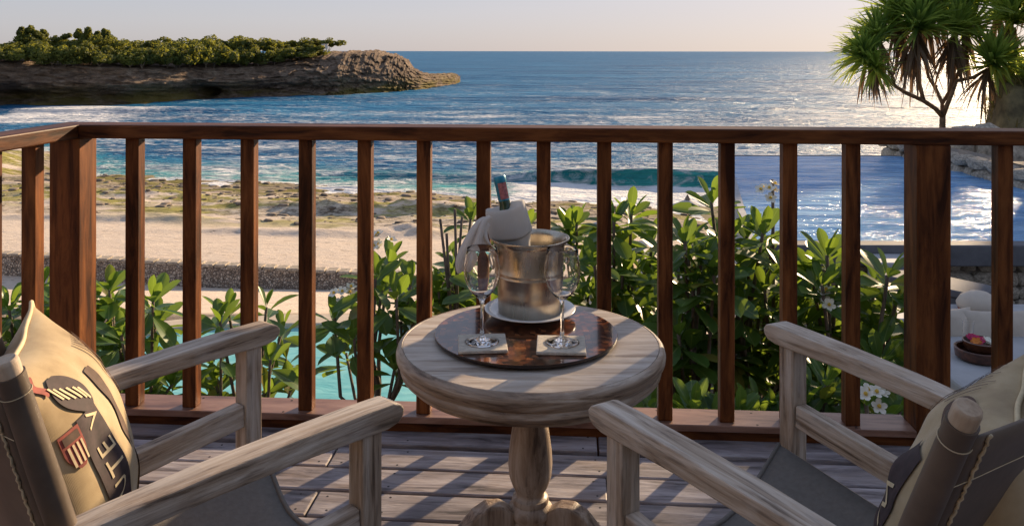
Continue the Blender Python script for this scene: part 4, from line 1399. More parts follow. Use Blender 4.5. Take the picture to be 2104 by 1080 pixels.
# ------------------------------------------------------------------ railing
rl = empty('railing', RP(0, 0.05, 0), 'dark red timber balcony railing with square balusters and corner post', 'railing')
PWD = 0.105
sL, sR = -1.507, 1.335                                   # post centres along the rail
for s in (sL, sR):
    bar('post', RP(s, PWD / 2, -0.02), RP(s, PWD / 2, 0.9548), PWD, PWD, M['rail'], rl, up=e2, bevel=0.004)
bar('post', RP(3.3, PWD / 2, -0.02), RP(3.3, PWD / 2, 0.9548), PWD, PWD, M['rail'], rl, up=e2, bevel=0.004)
bar('handrail', RP(sL + PWD / 2 - 0.003, 0.052, 0.978), RP(3.6, 0.052, 0.978), 0.115, 0.046, M['rail'], rl, bevel=0.005)
# side handrail, mitred at the corner block
bar('handrail', RP(sL + 0.0, 0.1095, 0.978), RP(sL - 0.0, -2.6, 0.978), 0.1, 0.046, M['rail'], rl, bevel=0.005)
bp = [-1.2837 + 0.19804 * k for k in range(13)] + [1.335 + 0.2295 + 0.198 * k for k in range(8)]
for s in bp:
    bar('baluster', RP(s, 0.043, 0.0535), RP(s, 0.043, 0.9546), 0.046, 0.046, M['rail'], rl, up=e2, bevel=0.0025)
for k in range(10):
    o_ = -0.165 - 0.198 * k
    bar('baluster', RP(sL, o_, 0.0535), RP(sL, o_, 0.9546), 0.046, 0.046, M['rail'], rl, up=e2, bevel=0.0025)
M['kick'] = wood('sill_timber', (0.15, 0.072, 0.045), (0.25, 0.135, 0.09), (0.33, 0.195, 0.14), (0.07, 0.03, 0.02), 0.42, 0.4, 0.1, 18, 0.1, 0.15)
bar('sill', RP(sL + PWD / 2, 0.06, 0.042), RP(sR - PWD / 2, 0.06, 0.042), 0.124, 0.022, M['kick'], rl, bevel=0.003)
bar('sill', RP(sR + PWD / 2, 0.06, 0.042), RP(3.247, 0.06, 0.042), 0.124, 0.022, M['kick'], rl, bevel=0.003)
bar('sill', RP(sL, -0.002, 0.042), RP(sL, -2.6, 0.042), 0.124, 0.022, M['kick'], rl, bevel=0.003)
bar('bottom_beam', RP(sL + PWD / 2, 0.065, -0.02), RP(sR - PWD / 2, 0.065, -0.02), 0.110, 0.10, M['rail'], rl, bevel=0.003)
bar('bottom_beam', RP(sR + PWD / 2, 0.065, -0.02), RP(3.247, 0.065, -0.02), 0.110, 0.10, M['rail'], rl, bevel=0.003)
bar('bottom_beam', RP(sL, -0.002, -0.02), RP(sL, -2.6, -0.02), 0.110, 0.10, M['rail'], rl, bevel=0.003)
sb_ = MB()
for k in range(9):
    for jy in (0.012, 0.10):
        c = RP(-1.38 + 0.31 * k, jy, 0.0532); sb_.lathe([(0, 0.0006), (0.004, 0.0004), (0.005, -0.002)], 8, c)
so_ = sb_.obj('screw_heads', M['nail'], rl, RP(0, 0.05, 0)); so_['kind'] = 'stuff'

# ------------------------------------------------------------------ the villa the balcony belongs to, behind the viewer
M['villa'] = plain('warm_villa_render', (0.46, 0.38, 0.30), 0.85, var=0.15, scale=2)
vl = empty('villa_front', (0, -2.4, 0)); tag(vl, kind='structure')
b = MB(); b.box((0, -2.5, 1.4), (11, 0.2, 3.2)); b.obj('wall', M['villa'], vl, (0, -2.4, 0))

# ================================================================== TABLE
TX, TY, TT = 0.047, 2.06, 0.53
tl = (TX, TY, 0)
te = empty('round_table', tl, 'round limed wood pedestal table between the two armchairs', 'table')
b = MB(); b.lathe([(0.0, TT), (0.15, TT), (0.3145, TT), (0.3155, TT - 0.0025), (0.317, TT)], 96, tl); b.obj('table_top', M['table'], te, tl, smooth=True, autosm=0.7)
b = MB()
b.lathe([(0.317, TT), (0.323, TT - 0.0015), (0.329, TT - 0.008), (0.332, TT - 0.018), (0.331, TT - 0.028), (0.326, TT - 0.036), (0.319, TT - 0.040), (0.318, TT - 0.043), (0.321, TT - 0.046), (0.322, TT - 0.054), (0.319, TT - 0.062), (0.312, TT - 0.067),
         (0.303, TT - 0.069), (0.303, TT - 0.072), (0.300, TT - 0.080), (0.285, TT - 0.082), (0.05, TT - 0.082)], 96, tl)
b.obj('moulded_edge', M['table_r'], te, tl, smooth=True, autosm=0.9)
b = MB()
b.lathe([(0.055, TT - 0.083), (0.056, 0.435), (0.043, 0.43), (0.034, 0.41), (0.0335, 0.39), (0.037, 0.355), (0.046, 0.31), (0.053, 0.26), (0.055, 0.225), (0.052, 0.195), (0.044, 0.172), (0.036, 0.158), (0.034, 0.152), (0.036, 0.147), (0.044, 0.144), (0.046, 0.136),
         (0.044, 0.130), (0.047, 0.126), (0.055, 0.118), (0.056, 0.108), (0.051, 0.100), (0.049, 0.094), (0.052, 0.09), (0.052, 0.03), (0.03, 0.02), (0.0, 0.02)], 48, tl)
po = b.obj('pedestal', M['table_z'], te, tl, smooth=True, autosm=0.9)
for k, a in enumerate((R(196), R(-20), R(88))):
    d = Vector((math.cos(a), math.sin(a), 0)); sdv = Vector((-d.y, d.x, 0))
    prof_t = [(0.045, 0.118), (0.075, 0.139), (0.11, 0.142), (0.145, 0.125), (0.18, 0.088), (0.215, 0.045), (0.25, 0.026), (0.275, 0.030)]
    prof_b = [(0.045, 0.04), (0.075, 0.066), (0.105, 0.078), (0.135, 0.066), (0.165, 0.036), (0.20, 0.008), (0.25, 0.0), (0.28, 0.004)]
    m = MB()
    P = []
    for (t1, t2) in zip(prof_t, prof_b):
        P.append([Vector(tl) + d * t1[0] + sdv * 0.024 + Vector((0, 0, t1[1])), Vector(tl) + d * t1[0] - sdv * 0.024 + Vector((0, 0, t1[1])),
                  Vector(tl) + d * t2[0] - sdv * 0.024 + Vector((0, 0, t2[1])), Vector(tl) + d * t2[0] + sdv * 0.024 + Vector((0, 0, t2[1])), Vector(tl) + d * t1[0] + sdv * 0.024 + Vector((0, 0, t1[1]))])
    m.grid(P)
    n0 = len(P) * 5
    m.f.append((n0 - 5, n0 - 4, n0 - 3, n0 - 2)); m.f.append((3, 2, 1, 0))
    m.obj('foot', M['table_z'], te, tl, weld=True, bevel=0.006)

# ------------------------------------------------------------------ things on the table
p = Vector((0.036, 2.085, TT + 0.0005))
tr = empty('lacquer_tray', p, 'round dark brown lacquered mosaic tray on the table', 'tray')
b = MB(); b.lathe([(0.0, 0.0), (0.205, 0.0), (0.22, 0.002), (0.229, 0.008), (0.2295, 0.0125), (0.2285, 0.0145)], 96, p); b.obj('tray_rim', M['tray_edge'], tr, p, smooth=True, autosm=0.6)
b = MB(); b.lathe([(0.0, 0.0135), (0.1, 0.0135), (0.2285, 0.0145)], 96, p); b.obj('tray_face', M['tray'], tr, p, smooth=True)
ZT = TT + 0.0145
for (x, y, rz, lab) in ((-0.070, 1.985, 4, 'square woven coaster under the left wine glass'), (0.118, 1.975, -3, 'square woven coaster under the right wine glass')):
    b = MB(); b.box((0, 0, 0.0045), (0.116, 0.116, 0.008))
    o = bpy.data.objects.new('coaster', b.mesh('coaster', M['cork'], bevel=0.002)); place(o, Matrix.Translation((x, y, ZT)) @ Matrix.Rotation(R(rz), 4, 'Z'), None)
    tag(o, lab, 'coaster', 'woven coasters')
GP = [(0.0, 0.0), (0.030, 0.0), (0.041, 0.0012), (0.0415, 0.002), (0.030, 0.0045), (0.012, 0.009), (0.0055, 0.016), (0.0042, 0.03), (0.0040, 0.065), (0.0045, 0.09), (0.0065, 0.101), (0.014, 0.108), (0.026, 0.119), (0.0365, 0.135), (0.0425, 0.154), (0.0438, 0.170), (0.0425, 0.188), (0.0390, 0.210), (0.0365, 0.2245), (0.0361, 0.2255),
      (0.0356, 0.2245), (0.0380, 0.210), (0.0414, 0.188), (0.0427, 0.170), (0.0413, 0.154), (0.0353, 0.136), (0.025, 0.1205), (0.013, 0.1105), (0.004, 0.106), (0.0, 0.105)]
for (x, y, lab) in ((-0.071, 1.985, 'empty stemmed wine glass on the left coaster'), (0.121, 1.98, 'empty stemmed wine glass on the right coaster')):
    b = MB(); b.lathe(GP, 56, (x, y, ZT + 0.0087))
    tag(b.obj('wine_glass', M['glass'], None, (x, y, ZT + 0.0087), smooth=True, weld=True), lab, 'wine glass', 'wine glasses')
BX, BY = 0.049, 2.205
p = (BX, BY, ZT + 0.0005)
b = MB(); b.lathe([(0.0, 0.0), (0.06, 0.0), (0.066, 0.004), (0.095, 0.012), (0.120, 0.020), (0.1215, 0.022), (0.119, 0.0235), (0.09, 0.016), (0.06, 0.009), (0.0, 0.009)], 72, p)
tag(b.obj('china_plate', M['china'], None, p, smooth=True), 'white china plate under the ice bucket', 'plate')
p = (BX, BY, ZT + 0.0100)
bk = empty('ice_bucket', p, 'tarnished silver ice bucket with ring handles on the tray', 'ice bucket')
b = MB()
b.lathe([(0.0, 0.0), (0.080, 0.0), (0.084, 0.004), (0.0865, 0.06), (0.0885, 0.100), (0.0893, 0.101), (0.0893, 0.104), (0.0887, 0.105), (0.0890, 0.111), (0.0896, 0.112), (0.0896, 0.115), (0.0892, 0.116), (0.0905, 0.150), (0.0920, 0.180), (0.0945, 0.190), (0.1035, 0.194), (0.106, 0.197), (0.105, 0.2005),
         (0.101, 0.2005), (0.096, 0.196), (0.0905, 0.186), (0.0875, 0.12), (0.082, 0.012), (0.0, 0.010)], 72, p)
b.obj('pail', M['steel'], bk, p, smooth=True, autosm=1.1)
for sgn in (-1, 1):
    a = R(200) if sgn < 0 else R(12)
    d = Vector((math.cos(a), math.sin(a), 0)); sv = Vector((-d.y, d.x, 0))
    c = Vector(p) + d * 0.094 + Vector((0, 0, 0.168))
    m = MB(); m.tube([c - d * 0.006, c + d * 0.004, c + d * 0.010], [0.011, 0.014, 0.009], 14); m.tube([c + d * 0.008 - sv * 0.013, c + d * 0.012, c + d * 0.008 + sv * 0.013], 0.007, 10)
    h_ = m.obj('handle_boss', M['steel'], bk, p, smooth=True)
    m = MB(); ring_ = []
    for q in range(25):
        t = 2 * math.pi * q / 24
        ring_.append(c + d * (0.012 + 0.004 * math.cos(t)) + sv * (0.019 * math.sin(t)) + Vector((0, 0, -0.021 + 0.021 * math.cos(t))))
    m.tube(ring_, 0.0034, 8, cap=False); m.obj('ring', M['steel'], h_, p, smooth=True)
# wine bottle leaning in the bucket
bb = Vector((BX - 0.012, BY - 0.01, ZT + 0.03)); bt = W(1026, 362, 2.235)
ax = (bt - bb); BL = ax.length; ax.normalize()
fr = frame(ax, (0, -1, 0.1))
def along(prof, n=28):
    m = MB(); k = 0
    P = []
    for (r_, t) in prof:
        P.append([bb + ax * t + fr @ Vector((0, r_ * math.cos(6.28318 * j / n), r_ * math.sin(6.28318 * j / n))) for j in range(n + 1)])
    m.grid(P); return m
we = empty('wine_bottle', bb, 'wine bottle with blue foil neck leaning in the ice bucket', 'bottle')
along([(0.0, 0.0), (0.036, 0.001), (0.0375, 0.01), (0.0375, BL - 0.155), (0.034, BL - 0.135), (0.020, BL - 0.100), (0.0150, BL - 0.075), (0.0145, BL - 0.004), (0.0, BL - 0.002)]).obj('glass_body', M['bottle'], we, bb, smooth=True, weld=True)
along([(0.0158, BL - 0.066), (0.0160, BL - 0.020), (0.0168, BL - 0.018), (0.0170, BL - 0.004), (0.0155, BL), (0.0, BL + 0.0005)]).obj('foil_cap', M['foil'], we, bb, smooth=True, autosm=0.8)
m = MB(); P = []
for t in (BL - 0.062, BL - 0.048, BL - 0.034, BL - 0.018):
    P.append([bb + ax * t + fr @ Vector((0, 0.0172 * math.cos(q), 0.0172 * math.sin(q))) for q in np.linspace(R(62), R(150), 9)])
m.grid(P); m.obj('neck_label', M['seal'], we, bb, smooth=True)
# napkin: a collar round the bottle neck, a knot and a tail hanging outside the bucket
ne = empty('napkin', bb + ax * (BL - 0.12), 'white cloth napkin tied round the bottle neck, its tail hanging left', 'napkin')
nl = bb + ax * (BL - 0.12)
def ndir(px0, py0, Y0): return W(px0, py0, Y0)
def smooth_obj(o, lv=2):
    md = o.modifiers.new('Subdivision', 'SUBSURF'); md.levels = lv; md.render_levels = lv
    return o
t1 = BL * 0.565
def wrap(prof, nm, ph):
    """cloth wound round the neck: wide across the view, flat in depth, with creased layers"""
    m = MB(); P = []
    for (r_, t) in prof:
        row = []
        for j in range(65):
            q = 6.28318 * j / 64
            c_, s_ = math.cos(q), math.sin(q)
            e_ = 0.72
            rx = r_ * math.copysign(abs(c_) ** e_, c_); ry_ = 0.74 * r_ * math.copysign(abs(s_) ** e_, s_)
            k_ = 1 + 0.022 * math.sin(5 * q + ph + 40 * t) + 0.012 * mnoise.noise(Vector((c_ * 4, s_ * 4, t * 50 + ph)))
            p_ = bb + ax * (t + 0.004 * math.sin(q * 2 + ph) + 0.013 * c_) + Vector((rx * k_, 0, 0)) + Vector((0, ry_ * k_, 0))
            row.append(p_)
        P.append(row)
    m.grid(P); m.obj(nm, M['napkin'], ne, nl, smooth=True, weld=True)
t1 = BL * 0.575
wrap([(0.040, t1 - 0.10), (0.046, t1 - 0.05), (0.052, t1 - 0.022), (0.0535, t1 - 0.004), (0.050, t1 + 0.004)], 'inner_wrap', 0.4)
wrap([(0.050, t1 - 0.012), (0.0575, t1 - 0.012), (0.0595, t1 - 0.006), (0.0590, t1 + 0.012), (0.0580, t1 + 0.034), (0.0560, t1 + 0.056), (0.0545, t1 + 0.064), (0.050, t1 + 0.067), (0.036, t1 + 0.064), (0.018, t1 + 0.062)], 'folded_band', 1.3)
# tail with folds
def strip(path, wid, nm, ph, amp):
    m = MB(); P = []
    for (q, w_) in zip(path, wid):
        c = W(*q); row = []
        for t in np.linspace(-1, 1, 13):
            row.append(c + Vector((w_ * t, amp * math.sin(t * 5.5 + ph + q[1] * 0.015) * (0.4 + w_ / 0.03), -0.25 * w_ * t + 0.004 * math.sin(3 * t + ph))))
        P.append(row)
    m.grid(P)
    ob = m.obj(nm, M['napkin'], ne, nl, smooth=True)
    sm_ = ob.modifiers.new('Solidify', 'SOLIDIFY'); sm_.thickness = 0.003
    smooth_obj(ob, 2)
strip([(1004, 446, 2.165), (990, 452, 2.15), (981, 470, 2.135), (972, 495, 2.122), (963, 520, 2.115), (955, 542, 2.112), (951, 560, 2.112)], [0.010, 0.011, 0.016, 0.021, 0.025, 0.024, 0.014], 'hanging_tail', 0.3, 0.007)
strip([(1002, 458, 2.158), (992, 468, 2.146), (992, 484, 2.138), (1000, 500, 2.14), (1012, 510, 2.15)], [0.008, 0.011, 0.014, 0.014, 0.010], 'tail_fold', 1.9, 0.005)

# ================================================================== ARMCHAIRS
def V3(p, z): return Vector((p[0], p[1], z))


def armchair(label, Np, Fp, azN, azF, lean, off, AZ=0.62):
    dn = Vector((math.sin(R(azN)), math.cos(R(azN)), 0)); df = Vector((math.sin(R(azF)), math.cos(R(azF)), 0))
    Np, Fp = Vector((*Np, 0)), Vector((*Fp, 0))
    wv_ = (Fp - Np).normalized()
    BL_ = 0.478
    loc = (Np + Fp) / 2 - (dn + df) * BL_ / 4
    e = empty('armchair', loc, label, 'armchair', 'director armchairs')
    mid = (Np + Fp) / 2
    for (P_, d) in ((Np, dn), (Fp, df)):
        sg = 1 if (P_ - mid).dot(wv_) > 0 else -1
        # arm with a bowed top, rounded nose and small belly
        prof_top = [(-0.55, -0.012), (-0.44, -0.004), (-0.30, 0.002), (-0.15, 0.004), (-0.02, 0.003), (0.045, 0.001), (0.060, -0.004), (0.068, -0.014)]
        prof_bot = [(0.066, -0.026), (0.055, -0.036), (0.03, -0.041), (0.0, -0.040), (-0.15, -0.034), (-0.30, -0.034), (-0.44, -0.038), (-0.55, -0.046)]
        m = MB(); pts = prof_top + prof_bot
        hw = 0.026
        n_ = len(pts)
        for s in (-1, 1):
            for (x, z) in pts: m.v.append((x, s * hw, z))
        for i in range(n_):
            j = (i + 1) % n_
            m.f.append((i, j, n_ + j, n_ + i))
        # caps as quads between top and bottom profile
        k = len(prof_top)
        for s in (0, 1):
            for i in range(k - 1):
                q = (s * n_ + i, s * n_ + i + 1, s * n_ + n_ - 2 - i, s * n_ + n_ - 1 - i)
                m.f.append(q if s == 0 else q[::-1])
        o = bpy.data.objects.new('arm', m.mesh('arm', M['teak'], bevel=0.003, seg=2))
        place(o, Matrix.Translation(P_ + Vector((0, 0, AZ))) @ frame(d).to_4x4(), e)
        bar('front_leg', P_ + Vector((0, 0, 0)), P_ + Vector((0, 0, AZ - 0.0385)), 0.042, 0.042, M['teak'], e, up=d, bevel=0.003)
        Bp = P_ - d * BL_
        bar('rear_leg', Bp, Bp + Vector((0, 0, AZ - 0.04)), 0.042, 0.042, M['teak'], e, up=d, bevel=0.003)
        bar('side_rail', P_ - d * 0.0215 + Vector((0, 0, 0.432)), Bp + d * 0.0215 + Vector((0, 0, 0.41)), 0.030, 0.050, M['teak'], e, bevel=0.003)
        bar('stretcher', P_ - d * 0.0215 + Vector((0, 0, 0.10)), Bp + d * 0.0215 + Vector((0, 0, 0.10)), 0.030, 0.045, M['teak'], e, bevel=0.003)
        ins = -wv_ * sg * 0.045
        m = MB(); m.tube([P_ - d * 0.01 + ins + Vector((0, 0, 0.352)), Bp + d * 0.01 + ins + Vector((0, 0, 0.335))], 0.013, 10)
        m.obj('seat_dowel', M['dowel'], e, loc, smooth=True)
    bar('cross_brace', Np - dn * 0.2 + Vector((0, 0, 0.08)), Fp - df * 0.2 + Vector((0, 0, 0.30)), 0.035, 0.025, M['teak'], e)
    bar('cross_brace', Np - dn * 0.24 + Vector((0, 0, 0.30)), Fp - df * 0.24 + Vector((0, 0, 0.08)), 0.035, 0.025, M['teak'], e)
    # slung seat
    a0, a1 = Np - dn * 0.0 + wv_ * 0.045, Np - dn * 0.44 + wv_ * 0.045
    b0, b1 = Fp - df * 0.0 - wv_ * 0.045, Fp - df * 0.44 - wv_ * 0.045
    P = []
    for i in range(15):
        u = i / 14
        row = []
        for j in range(11):
            v = j / 10
            p = a0.lerp(b0, u).lerp(a1.lerp(b1, u), v)
            z = 0.366 - 0.018 * v - 0.055 * math.sin(math.pi * u) ** 0.8 - 0.01 * math.sin(math.pi * u) * math.sin(math.pi * v)
            p = p + (dn + df) / 2 * (0.012 * math.cos(2 * math.pi * u) * (1 - v))
            row.append(V3(p, z))
        P.append(row)
    m = MB(); m.grid(P)
    o = m.obj('seat_canvas', M['canvas'], e, loc, smooth=True)
    s_ = o.modifiers.new('Solidify', 'SOLIDIFY'); s_.thickness = 0.006; s_.offset = 0
    m = MB(); m.tube([r_[0] + Vector((0, 0, 0.003)) for r_ in P], 0.005, 6); m.obj('seat_hem', M['canvas'], e, loc, smooth=True)
    # leaning back posts with leather sling
    tops = []
    for (P_, d) in ((Np, dn), (Fp, df)):
        Bp = P_ - d * BL_
        l_ = Vector(lean)
        a = Bp + Vector((0, 0, AZ - 0.02)) + l_ * 0.9
        t = Bp + Vector((0, 0, AZ - 0.02)) + l_ * 0.26
        Bp = Bp + Vector((*off, 0))
        t = V3(Bp + Vector((lean[0], lean[1], 0)) * 0.24, AZ + 0.238)
        bt_ = V3(Bp - Vector((lean[0], lean[1], 0)) * 0.26, AZ - 0.26)
        tops.append((bt_, t))
        m = MB(); ln = (t - bt_).length
        m.box((0, 0, 0), (0.001, 0.001, 0.001)); m = MB()
        m.tube([(-ln / 2, 0, 0), (ln / 2 - 0.006, 0, 0), (ln / 2 - 0.002, 0, 0), (ln / 2, 0, 0)], [0.0155, 0.0155, 0.0148, 0.0125], 20)
        o = bpy.data.objects.new('back_post', m.mesh('back_post', M['dowel'], smooth=True, autosm=0.7)); place(o, Matrix.Translation((t + bt_) / 2) @ frame(t - bt_, (0, 1, 0)).to_4x4(), e)
        m = MB(); A, B_ = bt_.lerp(t, 0.18), bt_.lerp(t, 0.958)
        m.tube([A, A.lerp(B_, 0.3), A.lerp(B_, 0.6), A.lerp(B_, 0.93), B_], [0.0192, 0.0180, 0.0188, 0.0178, 0.0182], 18)
        sl_ = m.obj('leather_sleeve', M['leather'], e, loc, smooth=True, autosm=0.9)
        m = MB(); c = bt_.lerp(t, 0.905); ax_ = (t - bt_).normalized(); fr_ = frame(ax_, (0, 1, 0))
        m.tube([c + fr_ @ Vector((0, 0.0186 * math.cos(q), 0.0186 * math.sin(q))) for q in np.linspace(0, 6.2832, 25)], 0.0008, 5); m.obj('stitch_ring', M['thread'], sl_, loc)
    back_dir = -(dn + df).normalized()
    P = []
    for i in range(21):
        u = i / 20
        row = []
        for j in range(11):
            v = 0.20 + 0.725 * j / 10
            p = tops[0][0].lerp(tops[0][1], v).lerp(tops[1][0].lerp(tops[1][1], v), u)
            p = p + back_dir * (0.017 + 0.055 * math.sin(math.pi * u) + 0.008 * mnoise.noise(Vector((u * 4, v * 4, azN))) * math.sin(math.pi * u))
            row.append(p)
        P.append(row)
    m = MB(); m.grid(P)
    o = m.obj('back_sling', M['leather'], e, loc, smooth=True)
    s_ = o.modifiers.new('Solidify', 'SOLIDIFY'); s_.thickness = 0.004; s_.offset = 0
    for row_i in (1, 19):
        m = MB(); pts = [q + back_dir * 0.004 for q in P[row_i]]
        path = []
        for k in range(81):
            t = k / 80 * 10; i = min(9, int(t)); q = pts[i].lerp(pts[i + 1], t - i)
            path.append(q + wv_ * 0.0022 * math.sin(k * 1.1) + back_dir * 0.0012 * math.sin(k * 2.3))
        m.tube(path, 0.0021, 5); m.obj('seam_cord', M['thread'], o, loc, smooth=True)
    m = MB(); m.tube([P[i][8] + back_dir * 0.0028 for i in range(21)], 0.0007, 4); m.obj('top_stitch', M['thread'], o, loc)
    return e


armchair('weathered teak armchair with leather sling back, left of the table', (-0.258, 1.461), (-0.597, 1.879), 43, 37, (-0.16, -0.25, 1), (-0.022, 0.0))
armchair('weathered teak armchair with leather sling back, right of the table', (0.195, 1.444), (0.64, 1.881), -32, -26, (0.05, -0.52, 1), (0.045, 0.0))


# ------------------------------------------------------------------ printed cushions
def text_mesh(s, size):
    cu = bpy.data.curves.new('lettering', 'FONT'); cu.body = s; cu.size = size; cu.resolution_u = 3; cu.space_character = 1.25
    o = bpy.data.objects.new('tmp', cu); C.objects.link(o)
    bpy.context.view_layer.update()
    me = bpy.data.meshes.new_from_object(o.evaluated_get(bpy.context.evaluated_depsgraph_get()))
    bpy.data.objects.remove(o)
    bm = bmesh.new(); bm.from_mesh(me); bmesh.ops.triangulate(bm, faces=bm.faces)
    for _ in range(2):
        bmesh.ops.subdivide_edges(bm, edges=[e_ for e_ in bm.edges if e_.calc_length() > 0.02], cuts=1)
        bmesh.ops.triangulate(bm, faces=bm.faces)
    vs = [v.co.copy() for v in bm.verts]; fs = [tuple(v.index for v in f.verts) for f in bm.faces]
    bm.free()
    return vs, fs


def cushion(label, centre, az, lean_deg, size, mirror, tilt=0.0):
    """local X across, Y front normal, Z up; prints are laid on the front face"""
    n = Vector((math.sin(R(az)), math.cos(R(az)), 0))
    xax = Vector((n.y, -n.x, 0))
    rot = Matrix((xax, n, Vector((0, 0, 1)))).transposed() @ Matrix.Rotation(R(lean_deg), 3, 'X') @ Matrix.Rotation(R(tilt), 3, 'Y')
    mw = Matrix.Translation(centre) @ rot.to_4x4()
    e = bpy.data.objects.new('scatter_cushion', None); e.empty_display_size = .1; C.objects.link(e); e.matrix_basis = mw
    tag(e, label, 'cushion', 'printed scatter cushions')
    w_, h_, t_ = size
    wr = 0.016

    def S(u, v, off=0.0, s=1):
        p = pillow_surf(u, v, w_, h_, t_, s)
        p.y += (wr * mnoise.noise(Vector((u * 2.2 + az, v * 2.2, s))) + 0.008 * mnoise.noise(Vector((u * 5 + az, v * 3.0, s * 3)))) * (1 - u * u) ** 0.6 * (1 - v * v) ** 0.6
        return p + Vector((0, s * off, 0)) + Vector((u * off * 0.6, 0, v * off * 0.6))
    m = MB()
    nu = 56
    for s in (1, -1):
        P = [[S(math.sin((-1 + 2 * i / nu) * math.pi / 2), math.sin((-1 + 2 * j / nu) * math.pi / 2), 0, s) for j in range(nu + 1)] for i in range(nu + 1)]
        m.grid(P, flip=(s < 0))
    def child(mb, nm, mat, par=e, **kw):
        o = bpy.data.objects.new(nm, mb.mesh(nm, M[mat], **kw)); return link(o, par)
    cov = child(m, 'cover', 'linen', smooth=True, weld=True)
    m = MB()
    loop = [(-1 + 2 * k / 24, -1) for k in range(24)] + [(1, -1 + 2 * k / 24) for k in range(24)] + [(1 - 2 * k / 24, 1) for k in range(24)] + [(-1, 1 - 2 * k / 24) for k in range(25)]
    m.tube([S(u, v) + Vector((u * .003, .0015 * math.sin(9 * (u + v)), v * .003)) for u, v in loop], 0.0042, 6); child(m, 'piping', 'print_cream', smooth=True)

    def patch(u0, u1, v0, v1, off, nu_=10, nv_=16, fu=None):
        mb = MB(); P = []; off += 0.0008; nu_ *= 2; nv_ *= 2
        for i in range(nu_ + 1):
            row = []
            for j in range(nv_ + 1):
                v = v0 + (v1 - v0) * j / nv_
                a, c = (u0, u1) if fu is None else fu(v)
                row.append(S(a + (c - a) * i / nu_, v, off))
            P.append(row)
        mb.grid(P); return mb

    def disc(uc, vc, ru, rv, off, n_=28, inner=0.0):
        mb = MB(); P = []
        for k in (np.linspace(inner, 1, 5)):
            P.append([S(uc + ru * k * math.cos(q), vc + rv * k * math.sin(q), off) for q in np.linspace(0, 6.28319, n_ + 1)])
        mb.grid(P); return mb
    sg = -1 if mirror else 1                      # the side of the face turned to the viewer
    bd = child(patch(0, 0, -0.97, 0.42, 0.0022, 8, 26, lambda v: (sg * ((0.18 if mirror else 0.42) + 0.03 * math.sin(3 * v)), sg * ((0.50 if mirror else 0.72) + 0.03 * math.sin(3 * v + 1)))), 'dark_band', 'print', smooth=True)
    if not mirror: child(patch(0, 0, -0.97, 0.6, 0.0020, 4, 26, lambda v: (sg * 0.02, sg * (0.13 + 0.02 * math.sin(4 * v)))), 'dark_band', 'print_brown', smooth=True)
    word = [('U', -0.34), ('T', -0.15), ('E', 0.03), ('V', 0.27)] if not mirror else [('W', 0.0)]
    for ch, v0 in word:
        vs, fs = text_mesh(ch, 0.42)
        x0 = min(v.x for v in vs)
        mb = MB()
        if not mirror:
            mb.add([S(0.48 + (v.y / 0.30) * 0.18, v0 + (v.x - x0) * 0.56, 0.0042) for v in vs], fs)
        else:
            mb.add([S(-(0.24 + (v.y / 0.30) * 0.2), 0.10 - (v.x - x0) * 0.8, 0.0042) for v in vs], fs)
        child(mb, 'letter', 'print_cream', bd)
    if not mirror:  # striped shield
        cu_ = sg * 0.83

        def shield(v):
            t = (v - 0.10) / 0.30
            return 0.085 * (1 - max(0, 0.5 - t) ** 2 * 3.0)
        sh = child(patch(0, 0, 0.10, 0.40, 0.0024, 8, 12, lambda v: (cu_ - shield(v), cu_ + shield(v))), 'shield', 'print_red', smooth=True)
        for k in range(4):
            a = cu_ - 0.066 + 0.036 * k
            child(patch(a, a + 0.016, 0.13, 0.29, 0.0034, 2, 8), 'shield_stripe', 'print_cream', sh, smooth=True)
        child(patch(cu_ - 0.065, cu_ + 0.065, 0.31, 0.375, 0.0034, 6, 4), 'shield_top', 'print_brown', sh, smooth=True)
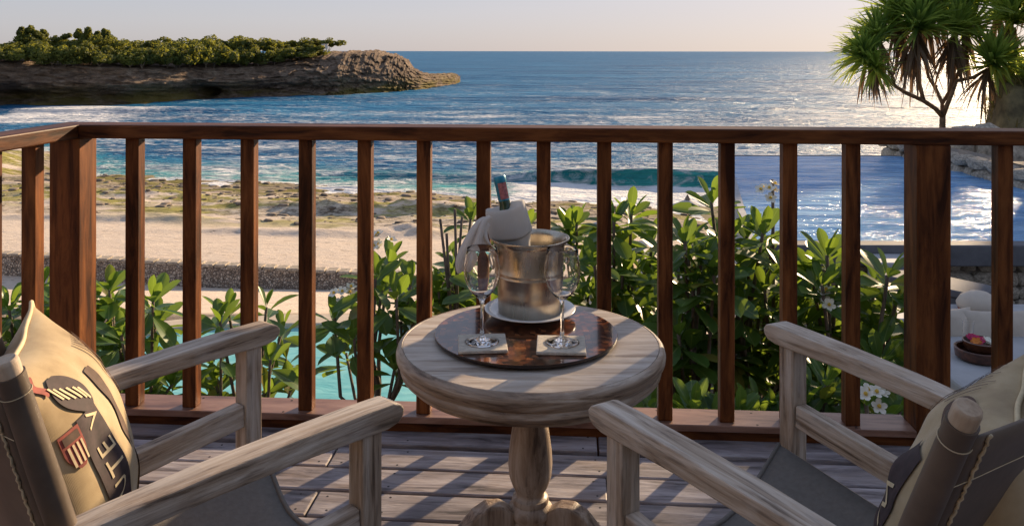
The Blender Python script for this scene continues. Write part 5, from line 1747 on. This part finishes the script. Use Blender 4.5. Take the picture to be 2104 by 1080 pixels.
    if mirror:      # ring print and rays near the top of the face
        def bdisc(uc, vc, ru, rv, off, inner):
            mb = MB(); P = []
            for k in np.linspace(inner, 1, 4):
                P.append([S(uc + ru * k * math.cos(q), vc + rv * k * math.sin(q), off, 1) for q in np.linspace(0, 6.28319, 29)])
            mb.grid(P); return mb
        rb_ = child(bdisc(-0.16, 0.74, 0.24, 0.13, 0.0026, 0.0), 'ring_print', 'print_brown', smooth=True)
        child(bdisc(-0.26, 0.72, 0.08, 0.05, 0.0040, 0.55), 'flourish', 'print_cream', rb_, smooth=True)
        child(bdisc(-0.07, 0.77, 0.07, 0.06, 0.0040, 0.55), 'flourish', 'print_cream', rb_, smooth=True)
        for k in range(11):
            a = 0.14 + 0.05 * k
            mb = MB(); mb.grid([[S(a + 0.012 * i + 0.25 * (v - 0.3) * (k / 11), v, 0.0026, 1) for v in np.linspace(0.62, 0.88 + 0.03 * (k % 3), 8)] for i in (0, 1)])
            child(mb, 'ray', 'print_brown', smooth=True)
    if not mirror:
        # dark winged roundel with cream feather strokes
        def wing(v):
            t = (v - 0.40) / 0.40
            hw = 0.19 * math.sin(math.pi * min(1, max(0, 0.06 + 0.9 * t))) ** 0.7
            c_ = sg * (0.52 + 0.10 * t)
            return (c_ - hw, c_ + hw)
        rd_ = child(patch(0, 0, 0.40, 0.80, 0.0026, 8, 16, wing), 'roundel', 'print', smooth=True)
        for k in range(6):
            a, c_ = wing(0.48 + 0.04 * k)
            u_ = a + (c_ - a) * (0.25 + 0.1 * k)
            child(patch(0, 0, 0.46 + 0.03 * k, 0.60 + 0.03 * k, 0.0040, 2, 8, lambda v, u_=u_: (u_ - 0.012 + 0.3 * (v - 0.5), u_ + 0.012 + 0.3 * (v - 0.5))), 'flourish', 'print_cream', rd_, smooth=True)
        child(patch(0, 0, 0.70, 0.90, 0.0024, 4, 8, lambda v: (sg * 0.80 - 0.03 + 0.03 * math.sin(40 * v), sg * 0.80 + 0.03 + 0.03 * math.sin(33 * v))), 'red_script', 'print_red', smooth=True)
    for k in range(9):
        u0 = sg * (0.15 - 0.02 * k); 
        child(patch(sg * (-0.25 - 0.06 * k), sg * (-0.25 - 0.06 * k) + 0.018, 0.2 - 0.05 * (k % 3), 0.75, 0.0024, 1, 10), 'stripe', 'print_brown', smooth=True)
    return e


cushion('cream printed cushion with dark lettered band on the left armchair', Vector((-0.785, 1.44, 0.555)), 66, 18, (0.42, 0.43, 0.21), False)
cushion('cream printed cushion with dark roundel on the right armchair', Vector((0.692, 1.255, 0.552)), -55, 20, (0.42, 0.43, 0.21), True)
